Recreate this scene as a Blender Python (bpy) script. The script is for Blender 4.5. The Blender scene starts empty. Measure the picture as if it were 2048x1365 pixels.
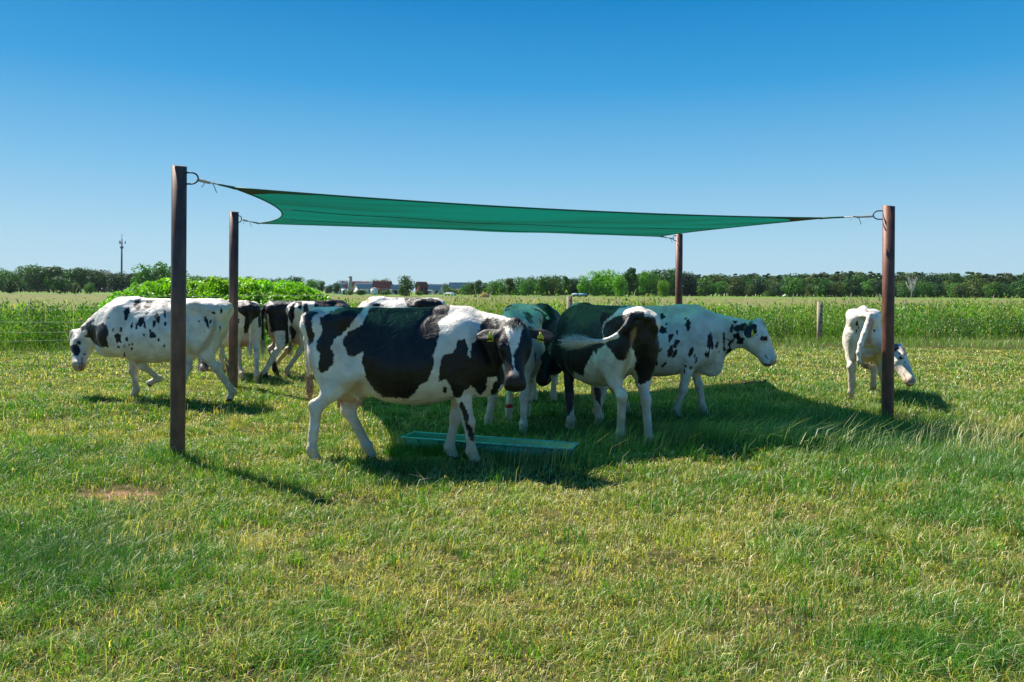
import bpy, math, random, time
import numpy as np
from mathutils import Vector, Matrix
T0 = time.time()
rad = math.radians
sc = bpy.context.scene
COL = sc.collection
# ------------------------------------------------------------------ camera
F = 28.0 / 36.0; CH = 1.6; ROLL = 0.0060; SHY = -97.5 / 2048
cam_d = bpy.data.cameras.new("camera")
cam = bpy.data.objects.new("camera", cam_d); COL.objects.link(cam)
cam_d.lens = 28; cam_d.sensor_width = 36; cam_d.shift_y = SHY
cam_d.clip_start = 0.1; cam_d.clip_end = 9000
cr, sr = math.cos(ROLL), math.sin(ROLL)
cam.matrix_world = Matrix(((cr, -sr, 0, 0), (0, 0, -1, 0), (sr, cr, 0, CH), (0, 0, 0, 1)))
sc.camera = cam
def ray(px, py):
    cx = (px - 1024) / 2048 / F; cy = ((682.5 - py) / 2048 + SHY) / F
    return np.array([cx * cr - cy * sr, 1.0, cx * sr + cy * cr])
def at(px, py, z=0.0):                      # point of the level z seen at a pixel of the 2048 px photograph
    r = ray(px, py); k = (z - CH) / r[2]
    return np.array([r[0] * k, k, z])
def pt(px, py, d):                          # point at distance d
    r = ray(px, py); return np.array([r[0] * d, d, CH + r[2] * d])
def proj(P):
    P = np.asarray(P); d = np.maximum(P[..., 1], 1e-3); x = P[..., 0] / d; z = (P[..., 2] - CH) / d
    cx = x * cr + z * sr; cy = -x * sr + z * cr
    return 1024 + cx * F * 2048, 682.5 - (cy * F - SHY) * 2048
# ------------------------------------------------------------------ light
SUN_EL, SUN_AZ = 51.5, -51.0                # azimuth from +Y towards +X
world = bpy.data.worlds.new("World"); sc.world = world; world.use_nodes = True
wn = world.node_tree; wn.nodes.clear()
sky = wn.nodes.new("ShaderNodeTexSky"); sky.sky_type = 'NISHITA'; sky.sun_disc = False
sky.sun_elevation = rad(SUN_EL); sky.sun_rotation = rad(SUN_AZ)
sky.altitude = 0; sky.air_density = 1.0; sky.dust_density = 0.5; sky.ozone_density = 4.0
geo = wn.nodes.new("ShaderNodeNewGeometry"); sx = wn.nodes.new("ShaderNodeSeparateXYZ"); cl = wn.nodes.new("ShaderNodeValToRGB")
E = cl.color_ramp.elements
for i, (p_, c_) in enumerate(((0.0, (.275, .395, .455)), (0.06, (.225, .37, .47)), (0.15, (.108, .29, .455)), (0.25, (.020, .195, .405)), (0.34, (.000, .135, .340)), (0.6, (.001, .085, .26)), (1.0, (.002, .06, .21)))):
    e_ = E[i] if i < 2 else E.new(p_)
    e_.position = p_; e_.color = (*c_, 1)
mxs = wn.nodes.new("ShaderNodeMixRGB"); mxs.inputs[0].default_value = 0.96
mul = wn.nodes.new("ShaderNodeMixRGB"); mul.blend_type = 'MULTIPLY'; mul.inputs[0].default_value = 1; mul.inputs[2].default_value = (9.4, 9.4, 9.4, 1)
bg = wn.nodes.new("ShaderNodeBackground"); bg.inputs[1].default_value = 0.1
wo = wn.nodes.new("ShaderNodeOutputWorld"); LK = wn.links.new
neg = wn.nodes.new("ShaderNodeMath"); neg.operation = 'MULTIPLY'; neg.inputs[1].default_value = -1.0
LK(geo.outputs['Incoming'], sx.inputs[0]); LK(sx.outputs[2], neg.inputs[0]); LK(neg.outputs[0], cl.inputs[0]); LK(cl.outputs[0], mul.inputs[1])
LK(sky.outputs[0], mxs.inputs[1]); LK(mul.outputs[0], mxs.inputs[2]); LK(mxs.outputs[0], bg.inputs[0]); LK(bg.outputs[0], wo.inputs[0])
sd = bpy.data.lights.new("sun", 'SUN'); sd.energy = 5.0; sd.angle = rad(0.53); sd.color = (1.0, 0.94, 0.84)
sun = bpy.data.objects.new("sun", sd); COL.objects.link(sun)
S = Vector((math.sin(rad(SUN_AZ)) * math.cos(rad(SUN_EL)), math.cos(rad(SUN_AZ)) * math.cos(rad(SUN_EL)), math.sin(rad(SUN_EL))))
sun.rotation_euler = S.to_track_quat('Z', 'Y').to_euler()
sc.view_settings.view_transform = 'Standard'; sc.view_settings.look = 'None'
sc.view_settings.exposure = 0.9; sc.view_settings.gamma = 1.0
sc.render.engine = 'CYCLES'
sc.cycles.max_bounces = 6; sc.cycles.transparent_max_bounces = 12; sc.cycles.transmission_bounces = 4
# ------------------------------------------------------------------ helpers
def tag(o, label=None, cat=None, group=None, kind=None):
    if label: o['label'] = label
    if cat: o['category'] = cat
    if group: o['group'] = group
    if kind: o['kind'] = kind
    return o
def empty(name, loc=(0, 0, 0), rz=0.0):
    o = bpy.data.objects.new(name, None); COL.objects.link(o); o.location = [float(v) for v in loc]
    o.rotation_euler = (0, 0, rz); o.empty_display_size = 0.2
    return o
def npmesh(name, V, quads=None, tris=None, cols=None, smooth=False):
    me = bpy.data.meshes.new(name)
    V = np.asarray(V, np.float32); nq = 0 if quads is None else len(quads); nt = 0 if tris is None else len(tris)
    idx = []
    if nq: idx.append(np.asarray(quads, np.int32).ravel())
    if nt: idx.append(np.asarray(tris, np.int32).ravel())
    idx = np.concatenate(idx)
    tot = np.concatenate([np.full(nq, 4, np.int32), np.full(nt, 3, np.int32)])
    st = np.concatenate([[0], np.cumsum(tot)[:-1]]).astype(np.int32)
    me.vertices.add(len(V)); me.vertices.foreach_set('co', V.ravel())
    me.loops.add(len(idx)); me.loops.foreach_set('vertex_index', idx)
    me.polygons.add(len(tot)); me.polygons.foreach_set('loop_start', st)
    me.update(calc_edges=True)
    if cols is not None:
        a = me.color_attributes.new('Col', 'FLOAT_COLOR', 'POINT')
        c = np.ones((len(V), 4), np.float32); c[:, :cols.shape[1]] = cols
        a.data.foreach_set('color', c.ravel())
    if smooth: me.polygons.foreach_set('use_smooth', np.ones(len(tot), bool))
    me.validate(clean_customdata=False)
    return me
def link(name, me, mat=None, parent=None):
    o = bpy.data.objects.new(name, me); COL.objects.link(o)
    if mat is not None and not len(me.materials): me.materials.append(mat)
    if parent is not None: o.parent = parent
    return o
class MB:                                    # collects simple solids into one mesh
    def __init__(s): s.v = []; s.q = []; s.t = []; s.n = 0
    def add(s, v, q=(), t=()):
        s.v += [tuple(float(c) for c in p) for p in v]
        s.q += [tuple(i + s.n for i in f) for f in q]; s.t += [tuple(i + s.n for i in f) for f in t]
        s.n += len(v)
    def box(s, c, d, rz=0.0, taper=1.0):
        cx, cy, cz = c; hx, hy, hz = d[0] / 2, d[1] / 2, d[2] / 2; co, si = math.cos(rz), math.sin(rz); v = []
        for z in (-1, 1):
            k = 1 if z < 0 else taper
            for x, y in ((-1, -1), (1, -1), (1, 1), (-1, 1)):
                X, Y = x * hx * k, y * hy * k
                v.append((cx + X * co - Y * si, cy + X * si + Y * co, cz + z * hz))
        s.add(v, [(0, 3, 2, 1), (4, 5, 6, 7), (0, 1, 5, 4), (1, 2, 6, 5), (2, 3, 7, 6), (3, 0, 4, 7)])
    def tube(s, pts, r, n=8, cap=True):
        P = [Vector([float(c) for c in p]) for p in pts]; R = r if hasattr(r, '__len__') else [r] * len(P)
        up = Vector((0, 0, 1)); v = []
        for i, p in enumerate(P):
            t = (P[min(i + 1, len(P) - 1)] - P[max(i - 1, 0)]).normalized()
            if abs(t.dot(up)) > 0.97: up = Vector((1, 0, 0))
            a = t.cross(up).normalized(); b = a.cross(t).normalized(); up = b
            for k in range(n):
                an = 2 * math.pi * k / n
                v.append(p + (a * math.cos(an) + b * math.sin(an)) * R[i])
        q = [(i * n + k, i * n + (k + 1) % n, (i + 1) * n + (k + 1) % n, (i + 1) * n + k) for i in range(len(P) - 1) for k in range(n)]
        t = []
        if cap:
            for i, rev in ((0, 1), (len(P) - 1, 0)):
                v.append(P[i]); c = len(v) - 1
                for k in range(n):
                    a_, b_ = i * n + k, i * n + (k + 1) % n
                    t.append((c, b_, a_) if rev else (c, a_, b_))
        s.add(v, q, t)
    def mesh(s, name, smooth=False): return npmesh(name, np.array(s.v), s.q or None, s.t or None, smooth=smooth)
    def build(s, name, mat, parent=None, smooth=False): return link(name, s.mesh(name, smooth), mat, parent)
class VN:                                    # tiling value noise
    def __init__(s, seed, n=64): s.g = np.random.RandomState(seed).rand(n, n).astype(np.float32); s.n = n
    def __call__(s, x, y, sc_=1.0):
        x = np.asarray(x, float) * sc_; y = np.asarray(y, float) * sc_
        xi = np.floor(x).astype(int); yi = np.floor(y).astype(int); fx = x - xi; fy = y - yi
        fx = fx * fx * (3 - 2 * fx); fy = fy * fy * (3 - 2 * fy); n = s.n; g = s.g
        return (g[xi % n, yi % n] * (1 - fx) * (1 - fy) + g[(xi + 1) % n, yi % n] * fx * (1 - fy) +
                g[xi % n, (yi + 1) % n] * (1 - fx) * fy + g[(xi + 1) % n, (yi + 1) % n] * fx * fy)
    def fbm(s, x, y, sc_=1.0, o=3):
        r = 0; a = 1; t = 0
        for i in range(o): r = r + a * s(np.asarray(x) + 17.3 * i, np.asarray(y) - 9.1 * i, sc_ * 2 ** i); t += a; a *= 0.5
        return r / t
vn1, vn2, vn3, vn4 = VN(1), VN(2), VN(3), VN(4)
def hgt(x, y):                               # gentle bumps of the pasture
    f = np.clip((40 - np.asarray(y)) / 20, 0, 1)
    return (0.09 * (vn1(x, y, 0.55) - 0.5) + 0.045 * (vn2(x, y, 1.9) - 0.5)) * f
# ------------------------------------------------------------------ materials
def mat(name):
    m = bpy.data.materials.new(name); m.use_nodes = True; nt = m.node_tree; nt.nodes.clear()
    out = nt.nodes.new("ShaderNodeOutputMaterial"); return m, nt, out
def N(nt, t, **kw):
    n = nt.nodes.new("ShaderNode" + t)
    for k, v in kw.items():
        if k in n.inputs: n.inputs[k].default_value = v
        else: setattr(n, k, v)
    return n
def plain(name, col, rough=0.6, metal=0.0, var=0.25, scale=20.0, bump=0.0, bscale=60.0, col2=None, stretch=None, spec=0.5):
    m, nt, out = mat(name); b = N(nt, "BsdfPrincipled"); L = nt.links.new
    b.inputs['Roughness'].default_value = rough; b.inputs['Metallic'].default_value = metal
    b.inputs['Specular IOR Level'].default_value = spec
    tc = N(nt, "TexCoord"); mp = N(nt, "Mapping")
    if stretch: mp.inputs['Scale'].default_value = stretch
    L(tc.outputs['Object'], mp.inputs[0])
    no = N(nt, "TexNoise"); no.inputs['Scale'].default_value = scale; no.inputs['Detail'].default_value = 5
    L(mp.outputs[0], no.inputs[0]); rp = N(nt, "ValToRGB")
    c2 = col2 or tuple(min(1, c * (1 + var)) for c in col)
    rp.color_ramp.elements[0].color = (*[c * (1 - var) for c in col], 1); rp.color_ramp.elements[1].color = (*c2, 1)
    rp.color_ramp.elements[0].position = 0.35; rp.color_ramp.elements[1].position = 0.68
    L(no.outputs[0], rp.inputs[0]); L(rp.outputs[0], b.inputs['Base Color'])
    if bump:
        n2 = N(nt, "TexNoise"); n2.inputs['Scale'].default_value = bscale; L(mp.outputs[0], n2.inputs[0])
        bp = N(nt, "Bump"); bp.inputs['Strength'].default_value = bump; bp.inputs['Distance'].default_value = 0.01
        L(n2.outputs[0], bp.inputs['Height']); L(bp.outputs[0], b.inputs['Normal'])
    L(b.outputs[0], out.inputs[0]); return m
def leafy(name, trans=0.35, rough=0.45, spec=0.35, objcol=False, mul=1.0):
    m, nt, out = mat(name); L = nt.links.new
    at_ = N(nt, "VertexColor"); at_.layer_name = 'Col'; src = at_.outputs[0]
    if objcol:
        oi = N(nt, "ObjectInfo"); mx = N(nt, "MixRGB"); mx.blend_type = 'MULTIPLY'; mx.inputs[0].default_value = 1
        L(src, mx.inputs[1]); L(oi.outputs['Color'], mx.inputs[2]); src = mx.outputs[0]
    b = N(nt, "BsdfPrincipled"); b.inputs['Roughness'].default_value = rough; b.inputs['Specular IOR Level'].default_value = spec
    L(src, b.inputs['Base Color'])
    tr = N(nt, "BsdfTranslucent"); g = N(nt, "MixRGB"); g.blend_type = 'MULTIPLY'; g.inputs[0].default_value = 1
    g.inputs[2].default_value = (1.5, 1.7, 0.5, 1); L(src, g.inputs[1]); L(g.outputs[0], tr.inputs[0])
    mx2 = N(nt, "MixShader"); mx2.inputs[0].default_value = trans
    L(b.outputs[0], mx2.inputs[1]); L(tr.outputs[0], mx2.inputs[2]); L(mx2.outputs[0], out.inputs[0]); return m
M_GRASS = leafy("grass_blades", 0.30, 0.42, 0.45)
M_WEED = leafy("weed_leaves", 0.35, 0.45, 0.35)
M_LEAF = leafy("tree_leaves", 0.22, 0.6, 0.2, objcol=True)
M_RUST = plain("rusty_steel", (0.12, 0.062, 0.045), 0.42, 0.2, 0.3, 5, 0.2, 110, col2=(0.19, 0.095, 0.066), stretch=(2, 2, 0.9)); M_RUST2 = plain("red_rusty_steel", (0.16, 0.060, 0.038), 0.5, 0.2, 0.35, 6, 0.3, 110, col2=(0.22, 0.085, 0.05), stretch=(2, 2, 0.9))
M_STEEL = plain("dark_steel", (0.05, 0.05, 0.055), 0.45, 0.6)
M_ROPE = plain("white_rope", (0.62, 0.60, 0.54), 0.8, 0, 0.2, 60, 0.5, 200)
M_STRAP = plain("green_strap", (0.01, 0.13, 0.085), 0.6, 0, 0.2, 60)
M_DARKTAB = plain("dark_reinforcement", (0.045, 0.07, 0.055), 0.8, 0, 0.3, 80)
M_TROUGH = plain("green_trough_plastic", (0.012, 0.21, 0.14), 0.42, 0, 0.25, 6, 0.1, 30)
M_WOOD = plain("weathered_fence_wood", (0.36, 0.28, 0.19), 0.85, 0, 0.35, 7, 0.5, 40, stretch=(8, 8, 0.7))
M_KNOT = plain("wood_knots", (0.05, 0.035, 0.025), 0.9)
M_BARK = plain("bark", (0.09, 0.065, 0.045), 0.9, 0, 0.3, 2)
M_TAG = plain("yellow_ear_tag", (0.72, 0.68, 0.03), 0.45, 0, 0.06)
M_TAGTXT = plain("tag_print", (0.12, 0.11, 0.01), 0.6)
M_EYE = plain("cow_eye", (0.008, 0.006, 0.006), 0.08, 0, 0.1, spec=0.8)
# ground
def ground_mat():
    m, nt, out = mat("pasture_ground"); L = nt.links.new
    b = N(nt, "BsdfPrincipled"); b.inputs['Roughness'].default_value = 0.95; b.inputs['Specular IOR Level'].default_value = 0.1
    tc = N(nt, "TexCoord"); P = tc.outputs['Object']
    def noise(scale, det=5, st=None):
        n = N(nt, "TexNoise"); n.inputs['Scale'].default_value = scale; n.inputs['Detail'].default_value = det
        if st:
            mp = N(nt, "Mapping"); mp.inputs['Scale'].default_value = st; L(P, mp.inputs[0]); L(mp.outputs[0], n.inputs[0])
        else: L(P, n.inputs[0])
        return n.outputs[0]
    def ramp(f, stops):
        r = N(nt, "ValToRGB"); e = r.color_ramp.elements
        while len(e) < len(stops): e.new(0.5)
        for i, (p, c) in enumerate(stops): e[i].position = p; e[i].color = (*c, 1)
        L(f, r.inputs[0]); return r.outputs[0]
    def mix(f, a, b_):
        x = N(nt, "MixRGB"); L(f, x.inputs[0]); L(a, x.inputs[1]); L(b_, x.inputs[2]); return x.outputs[0]
    near = ramp(noise(9, 8), [(0.3, (0.022, 0.03, 0.008)), (0.5, (0.06, 0.06, 0.018)), (0.7, (0.17, 0.125, 0.055))])
    straw = ramp(noise(0.9, 6, (1, 0.25, 1)), [(0.35, (0.07, 0.125, 0.025)), (0.5, (0.15, 0.155, 0.05)), (0.68, (0.29, 0.225, 0.11))])
    green = ramp(noise(0.4, 6, (0.5, 1, 1)), [(0.35, (0.07, 0.15, 0.022)), (0.6, (0.15, 0.24, 0.04))])
    sep = N(nt, "SeparateXYZ"); L(P, sep.inputs[0])
    # bands of the fields by their distance, wobbled
    nz = noise(0.03, 2); ad = N(nt, "Math"); ad.operation = 'MULTIPLY_ADD'; ad.inputs[1].default_value = 40; L(nz, ad.inputs[0]); L(sep.outputs[1], ad.inputs[2])
    mr = N(nt, "MapRange"); mr.inputs[1].default_value = 20; mr.inputs[2].default_value = 520; L(ad.outputs[0], mr.inputs[0])
    band = ramp(mr.outputs[0], [(0.0, (0.2,) * 3), (0.08, (0.35,) * 3), (0.13, (0.8,) * 3), (0.40, (1,) * 3), (0.52, (0.9,) * 3), (0.60, (0.1,) * 3), (0.72, (0.05,) * 3), (0.8, (0.3,) * 3)])
    far = mix(band, green, straw)
    mr2 = N(nt, "MapRange"); mr2.inputs[1].default_value = 24; mr2.inputs[2].default_value = 34; L(sep.outputs[1], mr2.inputs[0])
    col = mix(mr2.outputs[0], near, far)
    # the bare brown patch near the left post
    vd = N(nt, "VectorMath"); vd.operation = 'DISTANCE'; bp_ = at(236, 1000); vd.inputs[1].default_value = (bp_[0], bp_[1], 0); L(P, vd.inputs[0])
    nn = N(nt, "Math"); nn.operation = 'MULTIPLY_ADD'; nn.inputs[1].default_value = 0.9; L(noise(6, 3), nn.inputs[0]); L(vd.outputs['Value'], nn.inputs[2])
    mr3 = N(nt, "MapRange"); mr3.inputs[1].default_value = 0.78; mr3.inputs[2].default_value = 0.52; L(nn.outputs[0], mr3.inputs[0])
    soil = ramp(noise(30, 6), [(0.3, (0.17, 0.085, 0.05)), (0.7, (0.36, 0.20, 0.12))])
    col = mix(mr3.outputs[0], col, soil)
    L(col, b.inputs['Base Color'])
    bp = N(nt, "Bump"); bp.inputs['Strength'].default_value = 0.8; bp.inputs['Distance'].default_value = 0.03
    L(noise(25, 8), bp.inputs['Height']); L(bp.outputs[0], b.inputs['Normal'])
    L(b.outputs[0], out.inputs[0]); return m
gx = np.concatenate([-np.geomspace(3500, 13, 60), np.arange(-12.5, 12.6, 0.125), np.geomspace(13, 3500, 60)])
gy = np.concatenate([np.linspace(-60, 1.5, 20), np.arange(1.75, 22, 0.125), np.geomspace(22.2, 4500, 110)])
GX, GY = np.meshgrid(gx, gy, indexing='ij'); GZ = hgt(GX, GY)
V = np.stack([GX, GY, GZ], -1).reshape(-1, 3); ny = len(gy)
I, J = np.meshgrid(np.arange(len(gx) - 1), np.arange(ny - 1), indexing='ij'); a = (I * ny + J).ravel()
ground = link("ground", npmesh("ground", V, np.stack([a, a + ny, a + ny + 1, a + 1], 1), smooth=True), ground_mat())
tag(ground, kind='structure')
# ------------------------------------------------------------------ posts, sail, ropes, trough, fence
def post(base, ztop, r, label, hooks):
    x, y = float(base[0]), float(base[1])
    o = empty("sail_post", (x, y, 0)); tag(o, label, "post", "steel posts of the shade sail")
    m = MB(); n = 24; rows = [-0.15, 0.0, 0.1, ztop * .5, ztop]
    v = []
    for i, z in enumerate(rows):
        for k in range(n):
            an = 2 * math.pi * k / n
            zz = z + (0.012 * math.cos(an - 2.2) if i == len(rows) - 1 else 0)
            v.append((r * math.cos(an), r * math.sin(an), zz))
    q = [(i * n + k, i * n + (k + 1) % n, (i + 1) * n + (k + 1) % n, (i + 1) * n + k) for i in range(len(rows) - 1) for k in range(n)]
    v.append((0, 0, ztop)); c = len(v) - 1; b0 = (len(rows) - 1) * n
    t = [(c, b0 + k, b0 + (k + 1) % n) for k in range(n)]
    m.add(v, q, t); me = m.mesh("pole", smooth=True); link("pole", me, M_RUST2 if x > 0 else M_RUST, o)
    me.polygons.foreach_set('use_smooth', np.array([len(p.vertices) == 4 for p in me.polygons]))
    for (zc, dirx, diry, ln, hh) in hooks:        # bent steel loop
        P = []
        for s_ in np.linspace(0, 1, 17):
            if s_ < .25: a_, b_ = r * .9 + (ln * .45) * s_ / .25, hh
            elif s_ > .75: a_, b_ = r * .9 + (ln * .45) * (1 - s_) / .25, -hh
            else:
                an = (s_ - .25) / .5 * math.pi; a_, b_ = r * .9 + ln * .45 + math.sin(an) * ln * .55, hh * math.cos(an)
            P.append((dirx * a_, diry * a_, zc + b_))
        h = MB(); h.tube(P, 0.0075, 8); h.build("hook", M_STEEL, o, True)
    return o
PFL, PFR, PBL = at(355, 929), at(1775, 848), at(466, 776)
PBR = np.array([3.32, 15.85, 0])
cen = (PFL + PFR + PBL + PBR) / 4
posts = {'FL': (PFL, 2.745, .0665, "leftmost tall brown steel post in the foreground"),
         'FR': (PFR, 2.70, .071, "brown steel post at right, hiding part of the white cow"),
         'BL': (PBL, 2.90, .074, "thinner looking brown steel post behind the speckled cow on the left"),
         'BR': (PBR, 2.79, .070, "farthest brown steel post, its top under the green sail")}
tips = {'FL': pt(467, 376, 7.70), 'FR': pt(1645, 436.5, 10.05), 'BL': pt(516, 447, 13.35), 'BR': pt(1322, 473.5, 15.6)}
for k, (b, zt, r, lab) in posts.items():
    d = tips[k] - b; d[2] = 0; d /= np.linalg.norm(d)
    ex = {'FL': (1, 0), 'FR': (-.98, .2), 'BL': (.9, -.3), 'BR': (-.8, -.6)}[k]
    zc = {'FL': 2.63, 'FR': 2.585, 'BL': 2.775, 'BR': 2.69}[k]
    post(b, zt, r, lab, [(zc, ex[0], ex[1], .115 if k != 'BL' else .09, .052)])
    hk = b + np.array([ex[0], ex[1], 0]) * (r + .10) + np.array([0, 0, zc - .012])
    tp = tips[k]
    rng = random.Random(k); v = tp - hk
    ro = MB(); end = hk + v * .62
    ro.tube([hk, hk + v * .3, end], .0075, 8)
    for ph in (0, math.pi):                       # wound round itself
        P = [hk + v * (.02 + .32 * s_) + np.array([0, math.cos(s_ * 22 + ph), math.sin(s_ * 22 + ph)]) * .012 for s_ in np.linspace(0, 1, 30)]
        ro.tube(P, .006, 6)
    kn = hk + v * .34
    for (dx, dz) in ((-.35, -.05), (.28, -.10)):
        P = [kn + np.array([dx * .22 * s_, 0, dz * s_ + .03 * math.sin(s_ * 3)]) for s_ in np.linspace(0, 1, 7)]
        ro.tube(P, .0045, 6)
    where = {'FL': 'the nearest left post', 'FR': 'the right front post', 'BL': 'the rear left post', 'BR': 'the farthest post under the sail'}[k]
    tag(ro.build("rope", M_ROPE, None, True), "knotted pale rope tying the green sail to " + where, "rope", "ropes holding the shade sail")
def sail_mat():
    m, nt, out = mat("green_shade_net"); L = nt.links.new
    tc = N(nt, "TexCoord"); P = tc.outputs['UV']
    no = N(nt, "TexNoise"); no.inputs['Scale'].default_value = 1.3; no.inputs['Detail'].default_value = 6; mp0 = N(nt, "Mapping"); mp0.inputs['Scale'].default_value = (.3, 1.5, 1); mp0.inputs['Rotation'].default_value = (0, 0, -.29); L(tc.outputs['Object'], mp0.inputs[0]); L(mp0.outputs[0], no.inputs[0])
    rp = N(nt, "ValToRGB"); rp.color_ramp.elements[0].position = .38; rp.color_ramp.elements[1].position = .62; rp.color_ramp.elements[0].color = (0.002, 0.045, 0.018, 1); rp.color_ramp.elements[1].color = (0.0, 0.08, 0.042, 1); L(no.outputs[0], rp.inputs[0])
    df = N(nt, "BsdfDiffuse"); L(rp.outputs[0], df.inputs[0])
    tl = N(nt, "BsdfTranslucent"); rt_ = N(nt, 'ValToRGB'); rt_.color_ramp.elements[0].position = .40; rt_.color_ramp.elements[1].position = .60; rt_.color_ramp.elements[0].color = (.003, .075, .036, 1); rt_.color_ramp.elements[1].color = (0, .130, .082, 1); L(no.outputs[0], rt_.inputs[0]); L(rt_.outputs[0], tl.inputs[0])
    mx = N(nt, "MixShader"); mx.inputs[0].default_value = 0.55; L(df.outputs[0], mx.inputs[1]); L(tl.outputs[0], mx.inputs[2])
    tp = N(nt, "BsdfTransparent"); tp.inputs[0].default_value = (0.30, 1, 0.70, 1)
    vo = N(nt, "TexVoronoi"); vo.inputs['Scale'].default_value = 22; L(tc.outputs['Object'], vo.inputs[0])
    lt = N(nt, "Math"); lt.operation = 'LESS_THAN'; lt.inputs[1].default_value = 0.07; L(vo.outputs['Distance'], lt.inputs[0])
    ma = N(nt, "Math"); ma.operation = 'MULTIPLY_ADD'; ma.inputs[1].default_value = 0.55; ma.inputs[2].default_value = 0.075; L(lt.outputs[0], ma.inputs[0])
    m2 = N(nt, "MixShader"); L(ma.outputs[0], m2.inputs[0]); L(mx.outputs[0], m2.inputs[1]); L(tp.outputs[0], m2.inputs[2])
    wv = N(nt, "TexWave"); wv.inputs['Scale'].default_value = 40; wv.inputs['Distortion'].default_value = 1.5; L(tc.outputs['Object'], wv.inputs[0])
    bp = N(nt, "Bump"); bp.inputs['Strength'].default_value = 0.25; bp.inputs['Distance'].default_value = 0.004; L(wv.outputs[0], bp.inputs['Height']); L(bp.outputs[0], df.inputs['Normal'])
    L(m2.outputs[0], out.inputs[0]); return m
M_SAIL = sail_mat()
sail = empty("shade_sail", (float(cen[0]), float(cen[1]), 0)); tag(sail, "large green shade net sail stretched between four steel posts above the cows", "shade sail")
sc0 = np.array([cen[0], cen[1], 0])
def edge(A, B, plan, sag):
    mid = (A + B) / 2; inn = cen - mid; inn[2] = 0; inn /= np.linalg.norm(inn)
    def f(t):
        b = 4 * t * (1 - t); return A + (B - A) * t + inn * plan * b - np.array([0, 0, sag * b])
    return f
e0 = edge(tips['FL'], tips['FR'], -.02, .06); e1 = edge(tips['BL'], tips['BR'], .45, .03)
f0 = edge(tips['FL'], tips['BL'], .42, .03); f1 = edge(tips['FR'], tips['BR'], .55, .05)
NU, NV = 72, 48
def surf(u, v):
    A, B, C_, D = tips['FL'], tips['FR'], tips['BL'], tips['BR']
    p = (1 - v) * e0(u) + v * e1(u) + (1 - u) * f0(v) + u * f1(v) - ((1 - u) * (1 - v) * A + u * (1 - v) * B + (1 - u) * v * C_ + u * v * D)
    w = 16 * u * (1 - u) * v * (1 - v)
    p = p.copy(); p[2] += -0.05 * w + 0.012 * math.sin(v * 19 + u * 2) * w ** .5 + 0.008 * math.sin(u * 23 + v * 6) * w ** .5
    return p
SV = np.array([[surf(i / NU, j / NV) for j in range(NV + 1)] for i in range(NU + 1)]) - sc0
idx = np.arange((NU + 1) * (NV + 1)).reshape(NU + 1, NV + 1)
Q = np.stack([idx[:-1, :-1], idx[1:, :-1], idx[1:, 1:], idx[:-1, 1:]], -1).reshape(-1, 4)
link("net_fabric", npmesh("net_fabric", SV.reshape(-1, 3), Q, smooth=True), M_SAIL, sail)
hem = MB()                                        # cord sewn into the edge, and one seam
for fn in (e0, e1, f0, f1): hem.tube([fn(t) - sc0 for t in np.linspace(0, 1, 40)], .010, 6)
hem.build("edge_hem", M_STRAP, sail, True)
sm = MB()
for vv in (.36, .70): sm.tube([surf(t, vv) - sc0 - np.array([0, 0, .004]) for t in np.linspace(0.01, .99, 60)], .004, 5)
sm.build("seam", M_DARKTAB, sail, True)
for k, (u0, v0, du, dv) in {'FL': (0, 0, 1, 1), 'FR': (1, 0, -1, 1), 'BL': (0, 1, 1, -1), 'BR': (1, 1, -1, -1)}.items():
    n_ = 8; vs = []; qs = []
    for i in range(n_ + 1):
        for j in range(n_ + 1):
            a_, b_ = i / n_ * .12, j / n_ * .08; s_ = 1 - 0.55 * (i / n_) * (j / n_) * 1.6
            vs.append(surf(min(max(u0 + du * a_ * s_, 0), 1), min(max(v0 + dv * b_ * s_, 0), 1)) - sc0 - np.array([0, 0, .006]))
    for i in range(n_):
        for j in range(n_): qs.append((i * (n_ + 1) + j, (i + 1) * (n_ + 1) + j, (i + 1) * (n_ + 1) + j + 1, i * (n_ + 1) + j + 1))
    link("corner_patch", npmesh("corner_patch", np.array(vs), qs, smooth=True), M_DARKTAB, sail)
    b, zt, r, _ = posts[k]; ex = {'FL': (1, 0), 'FR': (-.98, .2), 'BL': (.9, -.3), 'BR': (-.8, -.6)}[k]; zc = {'FL': 2.63, 'FR': 2.585, 'BL': 2.775, 'BR': 2.69}[k]
    hk = b + np.array([ex[0], ex[1], 0]) * (r + .10) + np.array([0, 0, zc - .012]); v = tips[k] - hk
    st = MB(); st.tube([hk + v * .58 - sc0, hk + v * .8 - sc0, tips[k] + v * .06 - sc0], [.010, .011, .016], 8); st.build("corner_strap", M_STRAP, sail, True)
# feeding trough
TL, TR = np.array([-1.05, 8.02, 0]), np.array([0.60, 7.46, 0])
tdv = TR - TL; tl = np.linalg.norm(tdv); ta = math.atan2(tdv[1], tdv[0]); tc_ = (TL + TR) / 2
tro = empty("feeding_trough", (float(tc_[0]), float(tc_[1]) + .14, 0.0), ta); tag(tro, "long low green plastic trough lying in the shaded grass", "trough")
tb = MB(); hw, hl = .15, tl / 2; zt, zb = .135, -.05; th = .012
def ring(x, y, z): return [(-x, -y, z), (x, -y, z), (x, y, z), (-x, y, z)]
R = [ring(hl - .07, hw - .04, zb), ring(hl, hw, zt), ring(hl - th, hw - th, zt), ring(hl - .07 - th, hw - .04 - th, zb + .02)]
v = [p for r_ in R for p in r_]; q = []
for i in range(3):
    for k in range(4): q.append((i * 4 + k, i * 4 + (k + 1) % 4, (i + 1) * 4 + (k + 1) % 4, (i + 1) * 4 + k))
q += [(3, 2, 1, 0), (12, 13, 14, 15)]; tb.add(v, q); tb.build("basin", M_TROUGH, tro)
rm = MB(); x, y = hl + .008, hw + .008
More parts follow.
